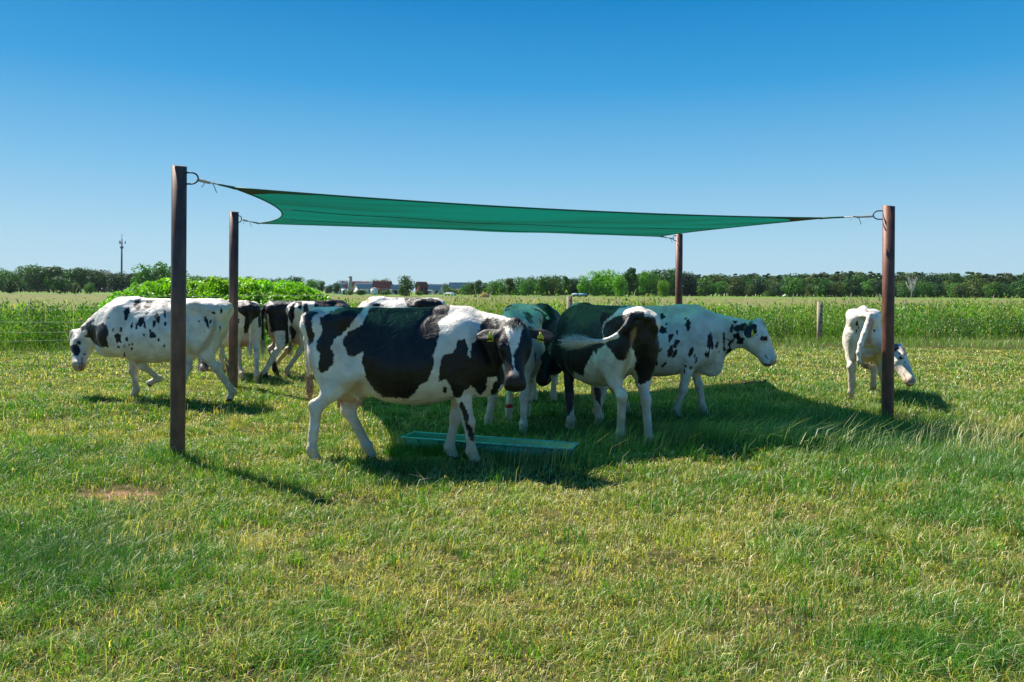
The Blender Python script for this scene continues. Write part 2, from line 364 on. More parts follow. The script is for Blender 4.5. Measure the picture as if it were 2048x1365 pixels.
for (x0, y0, x1, y1) in ((-x, -y, x, -y), (x, -y, x, y), (x, y, -x, y), (-x, y, -x, -y)): rm.tube([(x0, y0, zt), (x1, y1, zt)], .009, 8)
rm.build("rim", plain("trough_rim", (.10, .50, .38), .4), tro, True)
for i in range(7):
    xx = -hl + .18 + i * (2 * hl - .36) / 6
    for sg in (-1, 1): rb = MB(); rb.add([(xx - .012, sg * (hw - .026), .06), (xx + .012, sg * (hw - .026), .06), (xx + .012, sg * (hw + .006), zt - .012), (xx - .012, sg * (hw + .006), zt - .012)], [(0, 1, 2, 3)]); rb.build("rib", M_TROUGH, tro)
# pasture fence
def fy(x): return 23.9 + .262 * (x - 1.7)
fposts = [(pt(1138.5, 600, 24)[0], 1.50, "pale wooden fence post behind the cows, left of the tail-swinging cow"),
          (pt(1642, 600, 26)[0], 1.345, "pale wooden fence post alone in the weeds, left of the white grazing cow")]
for X, h_, lab in fposts:
    o = empty("fence_post", (float(X), float(fy(X)), 0), .2); tag(o, lab, "fence post", "wooden posts of the pasture fence")
    w = MB(); w.box((0, 0, h_ / 2 - .1), (.145, .11, h_ + .2), taper=.97); w.build("post", M_WOOD, o)
    for z in np.arange(h_ - .14, .1, -.27): kb = MB(); kb.tube([(0, -.045, z), (0, -.075, z), (0, -.10, z)], [.028, .024, .014], 8); kb.build("insulator", M_KNOT, o)
wire_z = (1.46, 1.10, .78, .53, .31)
for i, z in enumerate(wire_z):
    w = MB(); xs = np.linspace(-17, fposts[0][0], 40)
    w.tube([(x, fy(x) - .09, z + .02 * math.sin(x * .9 + i)) for x in xs],   .0034, 5)
    nm = ("top", "second", "middle", "fourth", "lowest")[i]
    tag(w.build("fence_wire", M_ROPE, None, True), nm + " of the five thin white fence wires strung before the tall weeds at left", "fence wire", "white wires of the pasture fence")

# ------------------------------------------------------------------ cows: each body is one surface grown from blended volumes
def nrm(v): v = np.asarray(v, float); return v / (np.linalg.norm(v) + 1e-9)
GRP = {'body': 0, 'neck': 1, 'head': 2, 'leg': 3, 'udder': 4, 'tail': 5, 'ear': 6, 'hoof': 7, 'teat': 8}
class Field:
    def __init__(s, h): s.h = h; s.p = []
    def seg(s, a, b, A, B, k=.05, g='body', up=(0, 0, 1)):
        a = np.array(a, float); b = np.array(b, float); A = A if hasattr(A, '__len__') else (A, A); B = B if hasattr(B, '__len__') else (B, B)
        t = nrm(b - a); up = np.array(up, float)
        if abs(up @ t) > .93: up = np.array((1., 0, 0))
        u = nrm(np.cross(up, t)); v = np.cross(t, u); m = max(*A, *B) + k
        s.p.append(('seg', np.minimum(a, b) - m, np.maximum(a, b) + m, k, g, (a, b, A, B, t, u, v, float(np.linalg.norm(b - a)))))
    def ell(s, c, r, R=None, k=.05, g='body', sub=False):
        c = np.array(c, float); r = np.array(r, float); R = np.eye(3) if R is None else np.array(R, float)
        m = (np.abs(R.T) @ r) + k
        s.p.append(('ell', c - m, c + m, k, g, (c, r, R, sub)))
    def loft(s, org, ax, up, st, k=.05, g='body'):     # st: s, half width, top, bottom, centre 0-1, n_top, n_bottom
        st = np.array(st, float); ax = nrm(ax); up = nrm(np.array(up) - (np.array(up) @ ax) * ax); la = np.cross(up, ax); org = np.array(org, float)
        pts = []
        for r in st:
            for q in (-1, 1):
                for z in (r[2], r[3]): pts.append(org + ax * r[0] + la * q * r[1] + up * z)
        pts = np.array(pts)
        s.p.append(('loft', pts.min(0) - k, pts.max(0) + k, k, g, (org, ax, up, la, st)))
    def solve(s):
        h = s.h; lo = np.min([p[1] for p in s.p if not (p[0] == 'ell' and p[5][3])], 0) - 3 * h; hi = np.max([p[2] for p in s.p if not (p[0] == 'ell' and p[5][3])], 0) + 3 * h
        n = np.ceil((hi - lo) / h).astype(int) + 1
        G = np.full(n, 1.0, np.float32); ID = np.zeros(n, np.int8); best = np.full(n, 1.0, np.float32)
        ax = [lo[i] + h * np.arange(n[i]) for i in range(3)]
        for ty, a, b, k, g, D in s.p:
            i0 = np.maximum(((a - lo) / h).astype(int) - 3, 0); i1 = np.minimum(((b - lo) / h).astype(int) + 4, n)
            sl = tuple(slice(i0[i], i1[i]) for i in range(3))
            X, Y, Z = np.meshgrid(*[ax[i][sl[i]].astype(np.float32) for i in range(3)], indexing='ij')
            sub = False
            if ty == 'seg':
                A0, B0, A, B, t, u, v, ln = D
                x, y, z = X - A0[0], Y - A0[1], Z - A0[2]
                q = x * t[0] + y * t[1] + z * t[2]; f = np.clip(q / ln, 0, 1); over = q - f * ln
                w = A[0] + (B[0] - A[0]) * f; hh = A[1] + (B[1] - A[1]) * f; mn = np.minimum(w, hh)
                U = x * u[0] + y * u[1] + z * u[2]; W = x * v[0] + y * v[1] + z * v[2]
                d = (np.sqrt((U / w) ** 2 + (W / hh) ** 2 + (over / mn) ** 2) - 1) * mn
            elif ty == 'ell':
                c, r, R, sub = D; x, y, z = X - c[0], Y - c[1], Z - c[2]
                U = [(x * R[i, 0] + y * R[i, 1] + z * R[i, 2]) / r[i] for i in range(3)]
                q = np.sqrt(U[0] ** 2 + U[1] ** 2 + U[2] ** 2); d = (q - 1) * min(r)
            else:
                o, ax_, up, la, st = D; x, y, z = X - o[0], Y - o[1], Z - o[2]
                q = x * ax_[0] + y * ax_[1] + z * ax_[2]; U = x * la[0] + y * la[1] + z * la[2]; W = x * up[0] + y * up[1] + z * up[2]
                qc = np.clip(q, st[0, 0], st[-1, 0])
                # smooth interpolation between the stations
                def ip(c):
                    xs, ys = st[:, 0], st[:, c]; m_ = np.gradient(ys, xs); j = np.clip(np.searchsorted(xs, qc) - 1, 0, len(xs) - 2)
                    hx = xs[j + 1] - xs[j]; t_ = (qc - xs[j]) / hx
                    return ((2 * t_ ** 3 - 3 * t_ ** 2 + 1) * ys[j] + (t_ ** 3 - 2 * t_ ** 2 + t_) * hx * m_[j] + (-2 * t_ ** 3 + 3 * t_ ** 2) * ys[j + 1] + (t_ ** 3 - t_ ** 2) * hx * m_[j + 1])
                w, tp, bt, cc, nt_, nb = [ip(c) for c in range(1, 7)]
                ce = bt + cc * (tp - bt); dv = W - ce; hv = np.where(dv > 0, tp - ce, ce - bt); nn = np.where(dv > 0, nt_, nb)
                f = ((np.abs(U) / w) ** nn + (np.abs(dv) / hv) ** nn) ** (1 / nn)
                mn = np.minimum(w, hv); d = (f - 1) * mn; ov = np.abs(q - qc); d = np.where(ov > 0, np.sqrt(np.maximum(d, 0) ** 2 + ov ** 2) + np.minimum(d, 0) * 0, d)
            cur = G[sl]
            if sub:
                hh = np.clip(.5 - .5 * (cur + d) / k, 0, 1); G[sl] = cur * (1 - hh) + (-d) * hh + k * hh * (1 - hh)
            else:
                hh = np.clip(.5 + .5 * (cur - d) / k, 0, 1); G[sl] = cur * (1 - hh) + d * hh - k * hh * (1 - hh)
                bs = best[sl]; m_ = d < bs; bs[m_] = d[m_]; ID[sl][m_] = GRP[g]
        # surface nets
        ins = G < 0; c = [slice(0, -1), slice(1, None)]
        cnt = np.zeros(n - 1, np.int16); P = np.zeros((*(n - 1), 3), np.float32)
        def acc(axis):
            s0 = [slice(None)] * 3; s1 = [slice(None)] * 3; s0[axis] = c[0]; s1[axis] = c[1]
            a_, b_ = G[tuple(s0)], G[tuple(s1)]; cr_ = (a_ < 0) != (b_ < 0); t_ = np.where(cr_, a_ / np.where(cr_, a_ - b_, 1), 0)
            o = [i for i in range(3) if i != axis]
            for da in (0, 1):
                for db in (0, 1):
                    sl = [slice(None)] * 3; sl[o[0]] = c[da]; sl[o[1]] = c[db]; m_ = cr_[tuple(sl)]
                    cnt[...] += m_; P[..., axis] += np.where(m_, t_[tuple(sl)], 0)
                    P[..., o[0]] += m_ * da; P[..., o[1]] += m_ * db
            return cr_
        CR = [acc(i) for i in range(3)]
        act = cnt > 0; vid = np.full(n - 1, -1, np.int64); vid[act] = np.arange(act.sum())
        base = np.stack(np.nonzero(act), 1); V = lo + h * (base + P[act] / cnt[act][:, None])
        gid = ID[base[:, 0], base[:, 1], base[:, 2]]
        Qs = []
        for axis in range(3):
            o = [(axis + 1) % 3, (axis + 2) % 3]; e = np.stack(np.nonzero(CR[axis]), 1)
            e = e[(e[:, o[0]] > 0) & (e[:, o[1]] > 0) & (e[:, o[0]] < n[o[0]] - 1) & (e[:, o[1]] < n[o[1]] - 1)]
            sg = ins[e[:, 0], e[:, 1], e[:, 2]]
            def at_(da, db): x = e.copy(); x[:, o[0]] -= da; x[:, o[1]] -= db; return vid[x[:, 0], x[:, 1], x[:, 2]]
            q = np.stack([at_(1, 1), at_(0, 1), at_(0, 0), at_(1, 0)], 1); q[~sg] = q[~sg][:, ::-1]; Qs.append(q)
        Q_ = np.concatenate(Qs); return V, Q_, gid
def polysd(P, poly):                                # signed distance to a polygon, negative inside
    P = P.astype(np.float32); poly = np.asarray(poly, np.float32); n = len(poly); d = np.full(len(P), 1e9, np.float32); s_ = np.ones(len(P), np.float32)
    for i in range(n):
        a, b = poly[i], poly[i - 1]; e = b - a; w = P - a; t = np.clip((w @ e) / (e @ e + 1e-9), 0, 1); r = w - t[:, None] * e
        d = np.minimum(d, (r * r).sum(1)); c1 = P[:, 1] >= a[1]; c2 = P[:, 1] < b[1]; c3 = e[0] * w[:, 1] > e[1] * w[:, 0]
        flip = (c1 & c2 & c3) | (~c1 & ~c2 & ~c3); s_[flip] *= -1
    return s_ * np.sqrt(d)
def ellpoly(cx, cy, rx, ry, an=0, n=12, seed=0):
    r_ = random.Random(int(cx * 7 + cy)); out = []
    for i in range(n):
        a = 2 * math.pi * i / n; k = 1 + .22 * (r_.random() - .5) * 2; x, y = rx * k * math.cos(a), ry * k * math.sin(a)
        out.append((cx + x * math.cos(an) - y * math.sin(an), cy + x * math.sin(an) + y * math.cos(an)))
    return out
def coat_mat():
    m, nt, out = mat("cow_coat"); L = nt.links.new
    b = N(nt, "BsdfPrincipled"); tc = N(nt, "TexCoord"); P = tc.outputs['Object']
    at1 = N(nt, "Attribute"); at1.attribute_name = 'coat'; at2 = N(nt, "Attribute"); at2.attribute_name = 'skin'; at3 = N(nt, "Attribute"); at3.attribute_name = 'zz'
    mp = N(nt, "Mapping"); mp.inputs['Scale'].default_value = (1, 1, .55); L(P, mp.inputs[0])
    n1 = N(nt, "TexNoise"); n1.inputs['Scale'].default_value = 42; n1.inputs['Detail'].default_value = 4; L(mp.outputs[0], n1.inputs[0])
    ad = N(nt, "Math"); ad.operation = 'MULTIPLY_ADD'; ad.inputs[1].default_value = .05; L(n1.outputs[0], ad.inputs[0]); L(at1.outputs['Fac'], ad.inputs[2])
    mr = N(nt, "MapRange"); mr.inputs[1].default_value = .019; mr.inputs[2].default_value = .030; L(ad.outputs[0], mr.inputs[0])
    n2 = N(nt, "TexNoise"); n2.inputs['Scale'].default_value = 6; n2.inputs['Detail'].default_value = 6; L(P, n2.inputs[0])
    wr = N(nt, "ValToRGB"); wr.color_ramp.elements[0].color = (.60, .52, .42, 1); wr.color_ramp.elements[1].color = (.86, .79, .69, 1)
    wr.color_ramp.elements[0].position = .3; wr.color_ramp.elements[1].position = .6; L(n2.outputs[0], wr.inputs[0])
    # dirt low on legs and belly, with warm ground bounce painted into the tint
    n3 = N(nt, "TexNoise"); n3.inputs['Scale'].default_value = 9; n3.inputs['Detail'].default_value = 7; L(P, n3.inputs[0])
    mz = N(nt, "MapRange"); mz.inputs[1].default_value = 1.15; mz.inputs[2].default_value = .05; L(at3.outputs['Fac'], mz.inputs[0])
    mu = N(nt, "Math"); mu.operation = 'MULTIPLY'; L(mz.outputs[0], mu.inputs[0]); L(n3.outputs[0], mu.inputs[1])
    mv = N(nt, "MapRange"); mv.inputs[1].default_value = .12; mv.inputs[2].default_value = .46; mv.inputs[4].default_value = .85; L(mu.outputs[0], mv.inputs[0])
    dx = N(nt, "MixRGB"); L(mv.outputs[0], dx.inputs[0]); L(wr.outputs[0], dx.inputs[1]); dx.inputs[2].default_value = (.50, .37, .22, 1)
    br = N(nt, "ValToRGB"); br.color_ramp.elements[0].color = (.0045, .0040, .0045, 1); br.color_ramp.elements[1].color = (.014, .011, .010, 1); L(n2.outputs[0], br.inputs[0])
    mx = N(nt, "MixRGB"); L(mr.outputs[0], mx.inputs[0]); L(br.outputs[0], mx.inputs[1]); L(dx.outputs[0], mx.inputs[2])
    m2 = N(nt, "MixRGB"); L(at2.outputs['Alpha'], m2.inputs[0]); L(mx.outputs[0], m2.inputs[1]); L(at2.outputs['Color'], m2.inputs[2])
    L(m2.outputs[0], b.inputs['Base Color']); b.inputs['Roughness'].default_value = .46; b.inputs['Specular IOR Level'].default_value = .38
    b.inputs['Sheen Weight'].default_value = .04; b.inputs['Sheen Roughness'].default_value = .4
    # hair and soft folds
    m3 = N(nt, "Mapping"); m3.inputs['Scale'].default_value = (1, 1, .25); L(P, m3.inputs[0])
    n4 = N(nt, "TexNoise"); n4.inputs['Scale'].default_value = 130; n4.inputs['Detail'].default_value = 3; L(m3.outputs[0], n4.inputs[0])
    n5 = N(nt, "TexNoise"); n5.inputs['Scale'].default_value = 7; n5.inputs['Detail'].default_value = 3; n5.inputs['Distortion'].default_value = .8; L(P, n5.inputs[0])
    b1 = N(nt, "Bump"); b1.inputs['Strength'].default_value = .7; b1.inputs['Distance'].default_value = .035; L(n5.outputs[0], b1.inputs['Height'])
    b2 = N(nt, "Bump"); b2.inputs['Strength'].default_value = .8; b2.inputs['Distance'].default_value = .006; L(n4.outputs[0], b2.inputs['Height']); L(b1.outputs[0], b2.inputs['Normal'])
    L(b2.outputs[0], b.inputs['Normal']); L(b.outputs[0], out.inputs[0]); return m
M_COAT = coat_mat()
def hairmat(name, c1, c2): return plain(name, c1, .6, 0, .15, 30, col2=c2)
M_HAIRW = hairmat("pale_tail_hair", (.62, .60, .52), (.75, .73, .65)); M_HAIRB = hairmat("brown_tail_hair", (.22, .12, .06), (.50, .36, .22))
M_HAIRK = hairmat("black_hair", (.008, .007, .007), (.03, .025, .02))
def ik(A, B, l1, l2, bend):
    A = np.array(A, float); B = np.array(B, float); v = B - A; D = np.linalg.norm(v); t = v / D
    if D > (l1 + l2) * .999: k = D / ((l1 + l2) * .999); l1 *= k; l2 *= k
    x = (D * D + l1 * l1 - l2 * l2) / (2 * D); y = math.sqrt(max(l1 * l1 - x * x, 0)); b = np.array(bend, float); b = nrm(b - (b @ t) * t)
    return A + t * x + b * y
BODY = [  # x, half width, top, bottom, centre, n_top, n_bottom
    (-.90, .08, 1.33, 1.08, .5, 2, 2), (-.84, .145, 1.40, .98, .5, 2.1, 2), (-.72, .20, 1.435, .86, .55, 2.2, 2), (-.55, .24, 1.445, .76, .58, 2.15, 2),
    (-.40, .262, 1.44, .68, .55, 1.9, 2), (-.15, .335, 1.43, .57, .42, 1.75, 2), (.10, .36, 1.425, .535, .42, 1.75, 2), (.32, .335, 1.43, .55, .42, 1.7, 2),
    (.50, .275, 1.435, .59, .42, 1.7, 2), (.66, .235, 1.425, .62, .40, 1.8, 2), (.80, .20, 1.36, .66, .42, 2, 2), (.90, .15, 1.24, .74, .45, 2, 2), (.97, .08, 1.12, .84, .5, 2, 2)]
def cow(label, loc, yaw, scale=1.0, h=.014, feet=None, poll=None, muz=None, hup=None, tail=None, switch=None, coat=(), headcoat=(), paint=(), udder=1.0,
        tags=(1, 1), group="cows under and around the shade sail", noseface=(.30, .20, .17), allblack=False, backseed=1, fat=1.0, earcoat=None, ears=((0, .1), (0, .1)), hs=1.22, bands=(), neckup=.06, brisk=0.0, tailwhite=None, tr=1.0, farblack=None, white_back=False):
    X, Y = float(loc[0]), float(loc[1]); z0 = float(hgt(X, Y)); M = Matrix.Translation((X, Y, z0)) @ Matrix.Rotation(yaw, 4, 'Z') @ Matrix.Scale(scale, 4)
    Mi = np.array(M.inverted()); Mn = np.array(M)
    loc_ = lambda p: (Mi @ np.append(np.asarray(p, float), 1))[:3]
    wld = lambda P: P @ Mn[:3, :3].T + Mn[:3, 3]
    f = Field(h)
    B = [list(r) for r in BODY]
    for r in B: r[1] *= fat
    f.loft((0, 0, 0), (1, 0, 0), (0, 0, 1), B, .05, 'body')
    # spine, hips, pins, tail head, shoulder, brisket
    f.seg((-.80, 0, 1.41), (.45, 0, 1.42), .035, .035, .07); f.seg((.40, 0, 1.40), (.64, 0, 1.405), .05, .055, .10)
    for s_ in (-1, 1):
        f.ell((-.47, s_ * .215 * fat, 1.355), (.05, .04, .04), k=.13)
        f.ell((-.84, s_ * .13, 1.27), (.06, .05, .07), k=.08)
        f.seg((-.47, s_ * .175 * fat, 1.34), (-.82, s_ * .115, 1.29), .085, .07, .10)
        f.ell((-.70, s_ * .09, 1.325), (.18, .09, .085), k=.10)
        f.ell((-.28, s_ * .34 * fat, 1.24), (.13, .06, .10), k=.10, sub=True)               # hollow of the flank
        f.ell((.60, s_ * .175, 1.06), (.16, .10, .30), k=.10)                        # shoulder blade
        f.ell((.73, s_ * .17, .93), (.13, .09, .15), k=.09)
        f.ell((-.62, s_ * .145, 1.02), (.21, .11, .26), k=.10)                        # thigh
    f.ell((.84, 0, .74 - brisk * .05), (.14, .08, .11 + brisk * .04), k=.10)                                     # brisket
    f.seg((-.80, 0, 1.40), (-.92, 0, 1.36), .045, .045, .05)
    # legs
    D = {'fl': (.62, .16), 'fr': (.60, -.16), 'hl': (-.62, .16), 'hr': (-.66, -.16)}
    ft = {}
    for k_, d in D.items():
        p = np.array([d[0], d[1], 0.0])
        if feet and k_ in feet:
            q = np.array(feet[k_], float); p = q if len(q) == 3 else np.array([q[0], q[1], 0.0])
        ft[k_] = p
    for k_ in ('fl', 'fr'):
        sg = 1 if k_ == 'fl' else -1; p = ft[k_]
        E = np.array([.57 + .15 * (p[0] - .6), sg * .17, .79]); lift = p[2]; fwd = np.array([1., 0, 0]); tilt = feet.get(k_ + 't', 0) if feet else 0
        fet = p + np.array([-.035 - tilt * .10, 0, .13 - tilt * .01]); K = ik(E, fet, .385, .27, fwd)
        f.seg((.64, sg * .17, 1.0), E, (.10, .13), (.075, .105), .08, 'leg', (1, 0, 0)); f.seg(E, E + (K - E) * .45, (.074, .098), (.054, .068), .05, 'leg', (1, 0, 0)); f.seg(E + (K - E) * .45, K, (.054, .066), .050, .03, 'leg', (1, 0, 0))
        f.ell(K + np.array([.006, 0, 0]), (.058, .054, .068), k=.035, g='leg')
        f.seg(K, fet, .046, .041, .03, 'leg'); f.ell(fet, (.052, .050, .050), k=.03, g='leg')
        hd = nrm(p + np.array([0.01, 0, .055]) - fet); f.seg(fet, p + np.array([0, 0, .055]), .042, .050, .02, 'leg'); f.seg(p + np.array([-.01, 0, .035]), p + np.array([.035 - tilt * .05, 0, .015]), (.048, .03), (.046, .02), .015, 'hoof')
    for k_ in ('hl', 'hr'):
        sg = 1 if k_ == 'hl' else -1; p = ft[k_]; sh = .35 * (p[0] - D[k_][0]); dz = 0
        St = np.array([-.40 + sh * .8, sg * .195, .86]); fet = p + np.array([-.04, 0, .14]); K = ik(St, fet, .47, .39, (-1, 0, 0))
        f.seg((-.60, sg * .13, 1.08), St, (.12, .17), (.085, .12), .10, 'leg', (1, 0, 0)); Mid = St + (K - St) * .55
        f.seg((-.72, sg * .15, 1.05), Mid + np.array([-.03, 0, 0]), (.08, .11), (.05, .07), .08, 'leg', (1, 0, 0))
        f.seg(St, Mid, (.085, .115), (.052, .075), .06, 'leg', (1, 0, 0)); f.seg(Mid, K, (.052, .074), (.040, .058), .04, 'leg', (1, 0, 0))
        f.ell(K + np.array([-.018, 0, .012]), (.058, .044, .066), k=.03, g='leg'); f.seg(K, fet, (.043, .054), (.040, .044), .03, 'leg', (1, 0, 0)); f.ell(fet, (.053, .050, .053), k=.03, g='leg')
        f.seg(fet, p + np.array([0, 0, .055]), .042, .050, .02, 'leg'); f.seg(p + np.array([-.01, 0, .035]), p + np.array([.035, 0, .015]), (.048, .03), (.046, .02), .015, 'hoof')
    # udder
    if udder > 0:
        u_ = udder; f.ell((-.50, 0, .80 - .05 * u_), (.21, .155, .16 * u_ + .02), k=.07, g='udder'); f.ell((-.64, 0, .82 - .06 * u_), (.13, .13, .15 * u_), k=.07, g='udder')
        if u_ > .6:
            for x in (-.40, -.58):
                for y in (-.065, .065): zz = .80 - .05 * u_ - (.16 * u_ + .02) * .88; f.seg((x, y, zz + .02), (x, y, zz - .065), .019, .013, .02, 'teat')
    # head
    P0 = loc_(poll); Pm = loc_(muz); a = nrm(Pm - P0); L_ = .53; s_l = np.linalg.norm(Pm - P0) / L_
    hu = np.array(hup if hup is not None else (0, 0, 1), float); hu = nrm(Mi[:3, :3] @ hu); n_ = nrm(hu - (hu @ a) * a); l_ = np.cross(n_, a)
    HS = [(-.05, .045, .01, -.08, .5, 2, 2), (-.01, .085, .035, -.13, .5, 2, 2), (.05, .098, .052, -.155, .55, 2.3, 2), (.13, .107, .058, -.185, .6, 2.5, 2.1), (.20, .106, .052, -.195, .62, 2.6, 2.1),
          (.28, .083, .045, -.175, .6, 2.3, 2.1), (.35, .068, .040, -.145, .58, 2.2, 2.1), (.42, .064, .036, -.122, .55, 2.2, 2.2), (.47, .073, .034, -.118, .55, 2.4, 2.3), (.51, .074, .020, -.108, .52, 2.4, 2.3), (.545, .055, -.002, -.088, .5, 2.2, 2.2), (.555, .03, -.02, -.07, .5, 2, 2)]
    HS = [(r[0] * s_l, r[1] * hs, r[2] * hs, r[3] * hs) + r[4:] for r in HS]
    H = lambda s_, u, v: P0 + a * s_ * s_l + l_ * u * hs + n_ * v * hs
    RH = np.stack([a, l_, n_])
    f.loft(P0, a, n_, HS, .03, 'head')
    f.ell(H(-.01, 0, .035), (.05, .055, .035), RH, .04, 'head')
    for s_ in (-1, 1):
        f.ell(H(.15, s_ * .072, -.105), (.10, .035, .08), RH, .04, 'head'); f.ell(H(.175, s_ * .092, .012), (.055, .030, .030), RH, .035, 'head')
        f.ell(H(.205, s_ * .118, -.022), (.030, .016, .020), RH, .02, 'head', sub=True)
        f.ell(H(.545, s_ * .045, -.030), (.022, .014, .012), RH, .012, 'head', sub=True)
        f.ell(H(.33, s_ * .082, -.03), (.07, .012, .035), RH, .03, 'head', sub=True)
    # ears
    for i, s_ in enumerate((1, -1)):
        back, droop = ears[i]; ed = nrm(l_ * s_ - n_ * (back) + a * (.12 + droop)); eb = H(.035, s_ * .085, -.045); ew = nrm(a - (a @ ed) * ed + n_ * .25); en = np.cross(ed, ew)
        if en @ n_ < 0: en = -en
        f.seg(eb, eb + ed * .06, .034, .030, .03, 'ear'); Re = np.stack([ed, ew, en])
        f.ell(eb + ed * .14, (.118, .068, .019), Re, .02, 'ear'); f.ell(eb + ed * .145 + en * .026, (.095, .046, .016), Re, .012, 'ear', sub=True)
    # neck
    Ce = H(.07, 0, -.075); N0 = np.array([.68, 0, 1.12]); P1 = N0 + np.array([.24, 0, neckup]); nk = 7; pr = None
    for i in range(nk):
        t_ = i / (nk - 1); c = (1 - t_) ** 2 * N0 + 2 * t_ * (1 - t_) * P1 + t_ ** 2 * Ce; e = t_ ** .8
        sz = (.165 + (.080 - .165) * e, .29 + (.125 - .29) * e)
        if pr is not None:
            tg = nrm(c - pr[0]); up = np.array([0, 0, 1.]) if abs(tg[2]) < .9 else np.array([1., 0, 0]); f.seg(pr[0], c, pr[1], sz, .06, 'neck', up)
        pr = (c, sz)
    f.seg((.84, 0, .78), (N0 * .3 + Ce * .7) - np.array([0, 0, .10]), (.03, .07), (.025, .05), .08, 'neck')   # dewlap
    # tail
    tl_ = tail if tail is not None else None
    if tl_ is None: TP = [np.array(p) for p in ((-.90, 0, 1.37), (-.97, 0, 1.28), (-.975, 0, 1.05), (-.96, 0, .80), (-.955, 0, .66))]
    else: TP = [np.array((-.90, 0, 1.37))] + [loc_(p) for p in tl_]
    for i in range(len(TP) - 1):
        r0 = .034 - .017 * i / (len(TP) - 1); r1 = .034 - .017 * (i + 1) / (len(TP) - 1); f.seg(TP[i], TP[i + 1], max(r0, .016) * tr, max(r1, .016) * tr, .025, 'tail')
    V, Qd, gid = f.solve()
    fe = np.roll(V[Qd], -1, 1) - V[Qd]; fn = np.cross(V[Qd[:, 2]] - V[Qd[:, 0]], V[Qd[:, 3]] - V[Qd[:, 1]])
    vnm = np.zeros_like(V); [np.add.at(vnm, Qd[:, i], fn) for i in range(4)]; vnm /= np.linalg.norm(vnm, axis=1)[:, None] + 1e-9
    X_, Y_, Z_ = V.T; dsp = .005 * (vn1(X_ * 1.0 + Y_ * .7, Z_ + Y_, 7) - .5) + .003 * (vn2(X_ + Y_, Z_ * .6, 26) - .5)
    nk_ = (gid == 1); dsp[nk_] += (.007 * (np.abs(np.sin((X_ + .25 * Z_ + .03 * vn3(X_, Z_, 9)) * 52)) - .6) * vn1(X_ * .5, Z_, 8))[nk_]
    rb_ = np.clip(1 - np.abs(X_ - .12) / .42, 0, 1) * np.clip(1 - np.abs(Z_ - .98) / .36, 0, 1) * (gid == 0); dsp += rb_ * .007 * (vn4(X_, Z_, 3) - .2) * np.sin((X_ + .28 * Z_ + .05 * vn1(X_, Z_, 5)) * 44)
    fl_ = np.clip(1 - np.abs(X_ + .33) / .16, 0, 1) * np.clip(1 - np.abs(Z_ - .85) / .25, 0, 1) * (gid == 0); dsp += fl_ * .008 * np.sin((X_ * .9 - .55 * Z_ + .04 * vn2(X_, Z_, 6)) * 60)
    lg_ = (gid == 3); dsp[lg_] += (.004 * (vn3(X_ + Y_ * 2, Z_ * .7, 30) - .5))[lg_]
    V = V + vnm * dsp[:, None]
    W = wld(V); Wn = vnm @ np.array(Matrix.Rotation(yaw, 3, 'Z')).T; cd = np.array([0, 0, CH]) - W; dist = np.linalg.norm(cd, axis=1); cd /= dist[:, None]
    face = (Wn * cd).sum(1); px = np.stack(proj(W), 1); ppm = F * 2048 / W[:, 1]
    co = np.full(len(V), .3, np.float32)
    if allblack: co[:] = -.3
    hd = (gid == 2) | (gid == 6)
    # the side away from the camera carries its own patches
    rs = np.random.RandomState(backseed); far = np.full(len(V), .3, np.float32)
    for _ in range(6 if not white_back else 14):
        c = np.array([rs.uniform(-.8, .8), rs.uniform(-.35, .35), rs.uniform(.8, 1.45)]); r_ = rs.uniform(.16, .33, 3) if not white_back else rs.uniform(.03, .08, 3)
        dd = (np.linalg.norm((V - c) / r_, axis=1) - 1) * r_.min(); far = np.minimum(far, dd)
    if allblack: far = -np.minimum(far, .3) + .1
    if farblack is not None: far = np.where(V[:, 2] > farblack + .1 * vn1(V[:, 0], V[:, 1], 6), -.2, .2)
    near = co.copy()
    for poly in coat: near = np.minimum(near, polysd(px, poly) / ppm) if not (isinstance(poly, tuple) and poly[0] == 'w') else np.maximum(near, -polysd(px, poly[1]) / ppm)
    wgt = np.clip((face + .05) / .2, 0, 1); co = np.where(hd, near, near * wgt + far * (1 - wgt))
    if headcoat is not None and len(headcoat):
        hc = np.full(len(V), .3, np.float32) if headcoat[0] == 'white' else np.full(len(V), -.3, np.float32)
        for it in headcoat[1:]:
            d_ = polysd(px, it[1]) / ppm; hc = np.minimum(hc, d_) if it[0] == 'b' else np.maximum(hc, -d_)
        hm = gid == 2; co[hm] = hc[hm]
    if earcoat is not None: co[gid == 6] = -.2 if earcoat == 'black' else .2
    co[(gid == 5) & (V[:, 2] < V[:, 2].max())] = co[(gid == 5)] if tailwhite is None else np.where(np.linalg.norm(V[gid == 5] - TP[tailwhite], axis=1) < np.linalg.norm(V[gid == 5] - TP[1], axis=1), .2, -.2)
    co[gid == 4] = .3; co[gid == 8] = .3
    skin = np.zeros((len(V), 4), np.float32)
    def setskin(mask, rgb, al=1.0): skin[mask, :3] = rgb; skin[mask, 3] = np.broadcast_to(al, (mask.sum(),))
    HL = (V - P0) @ RH.T; sN = HL[:, 0] / s_l
    m_ = hd & (sN > .47) & (gid == 2); setskin(m_, noseface, np.clip((sN[m_] - .47) / .03, 0, 1))
    for s_ in (-1, 1):
        dn = np.linalg.norm(HL - np.array([.548 * s_l, s_ * .043 * hs, -.03 * hs]), axis=1); m_ = dn < .024; setskin(m_, (.02, .012, .012), .9)
        ep = np.linalg.norm(HL - np.array([.205 * s_l, s_ * .105 * hs, -.02 * hs]), axis=1); m_ = ep < .034; setskin(m_, (.015, .012, .012), np.clip((.034 - ep[m_]) / .008, 0, 1))
    mo = (gid == 2) & (np.abs(HL[:, 2] + .078) < .009) & (sN > .40); setskin(mo, (.02, .015, .015), .8)
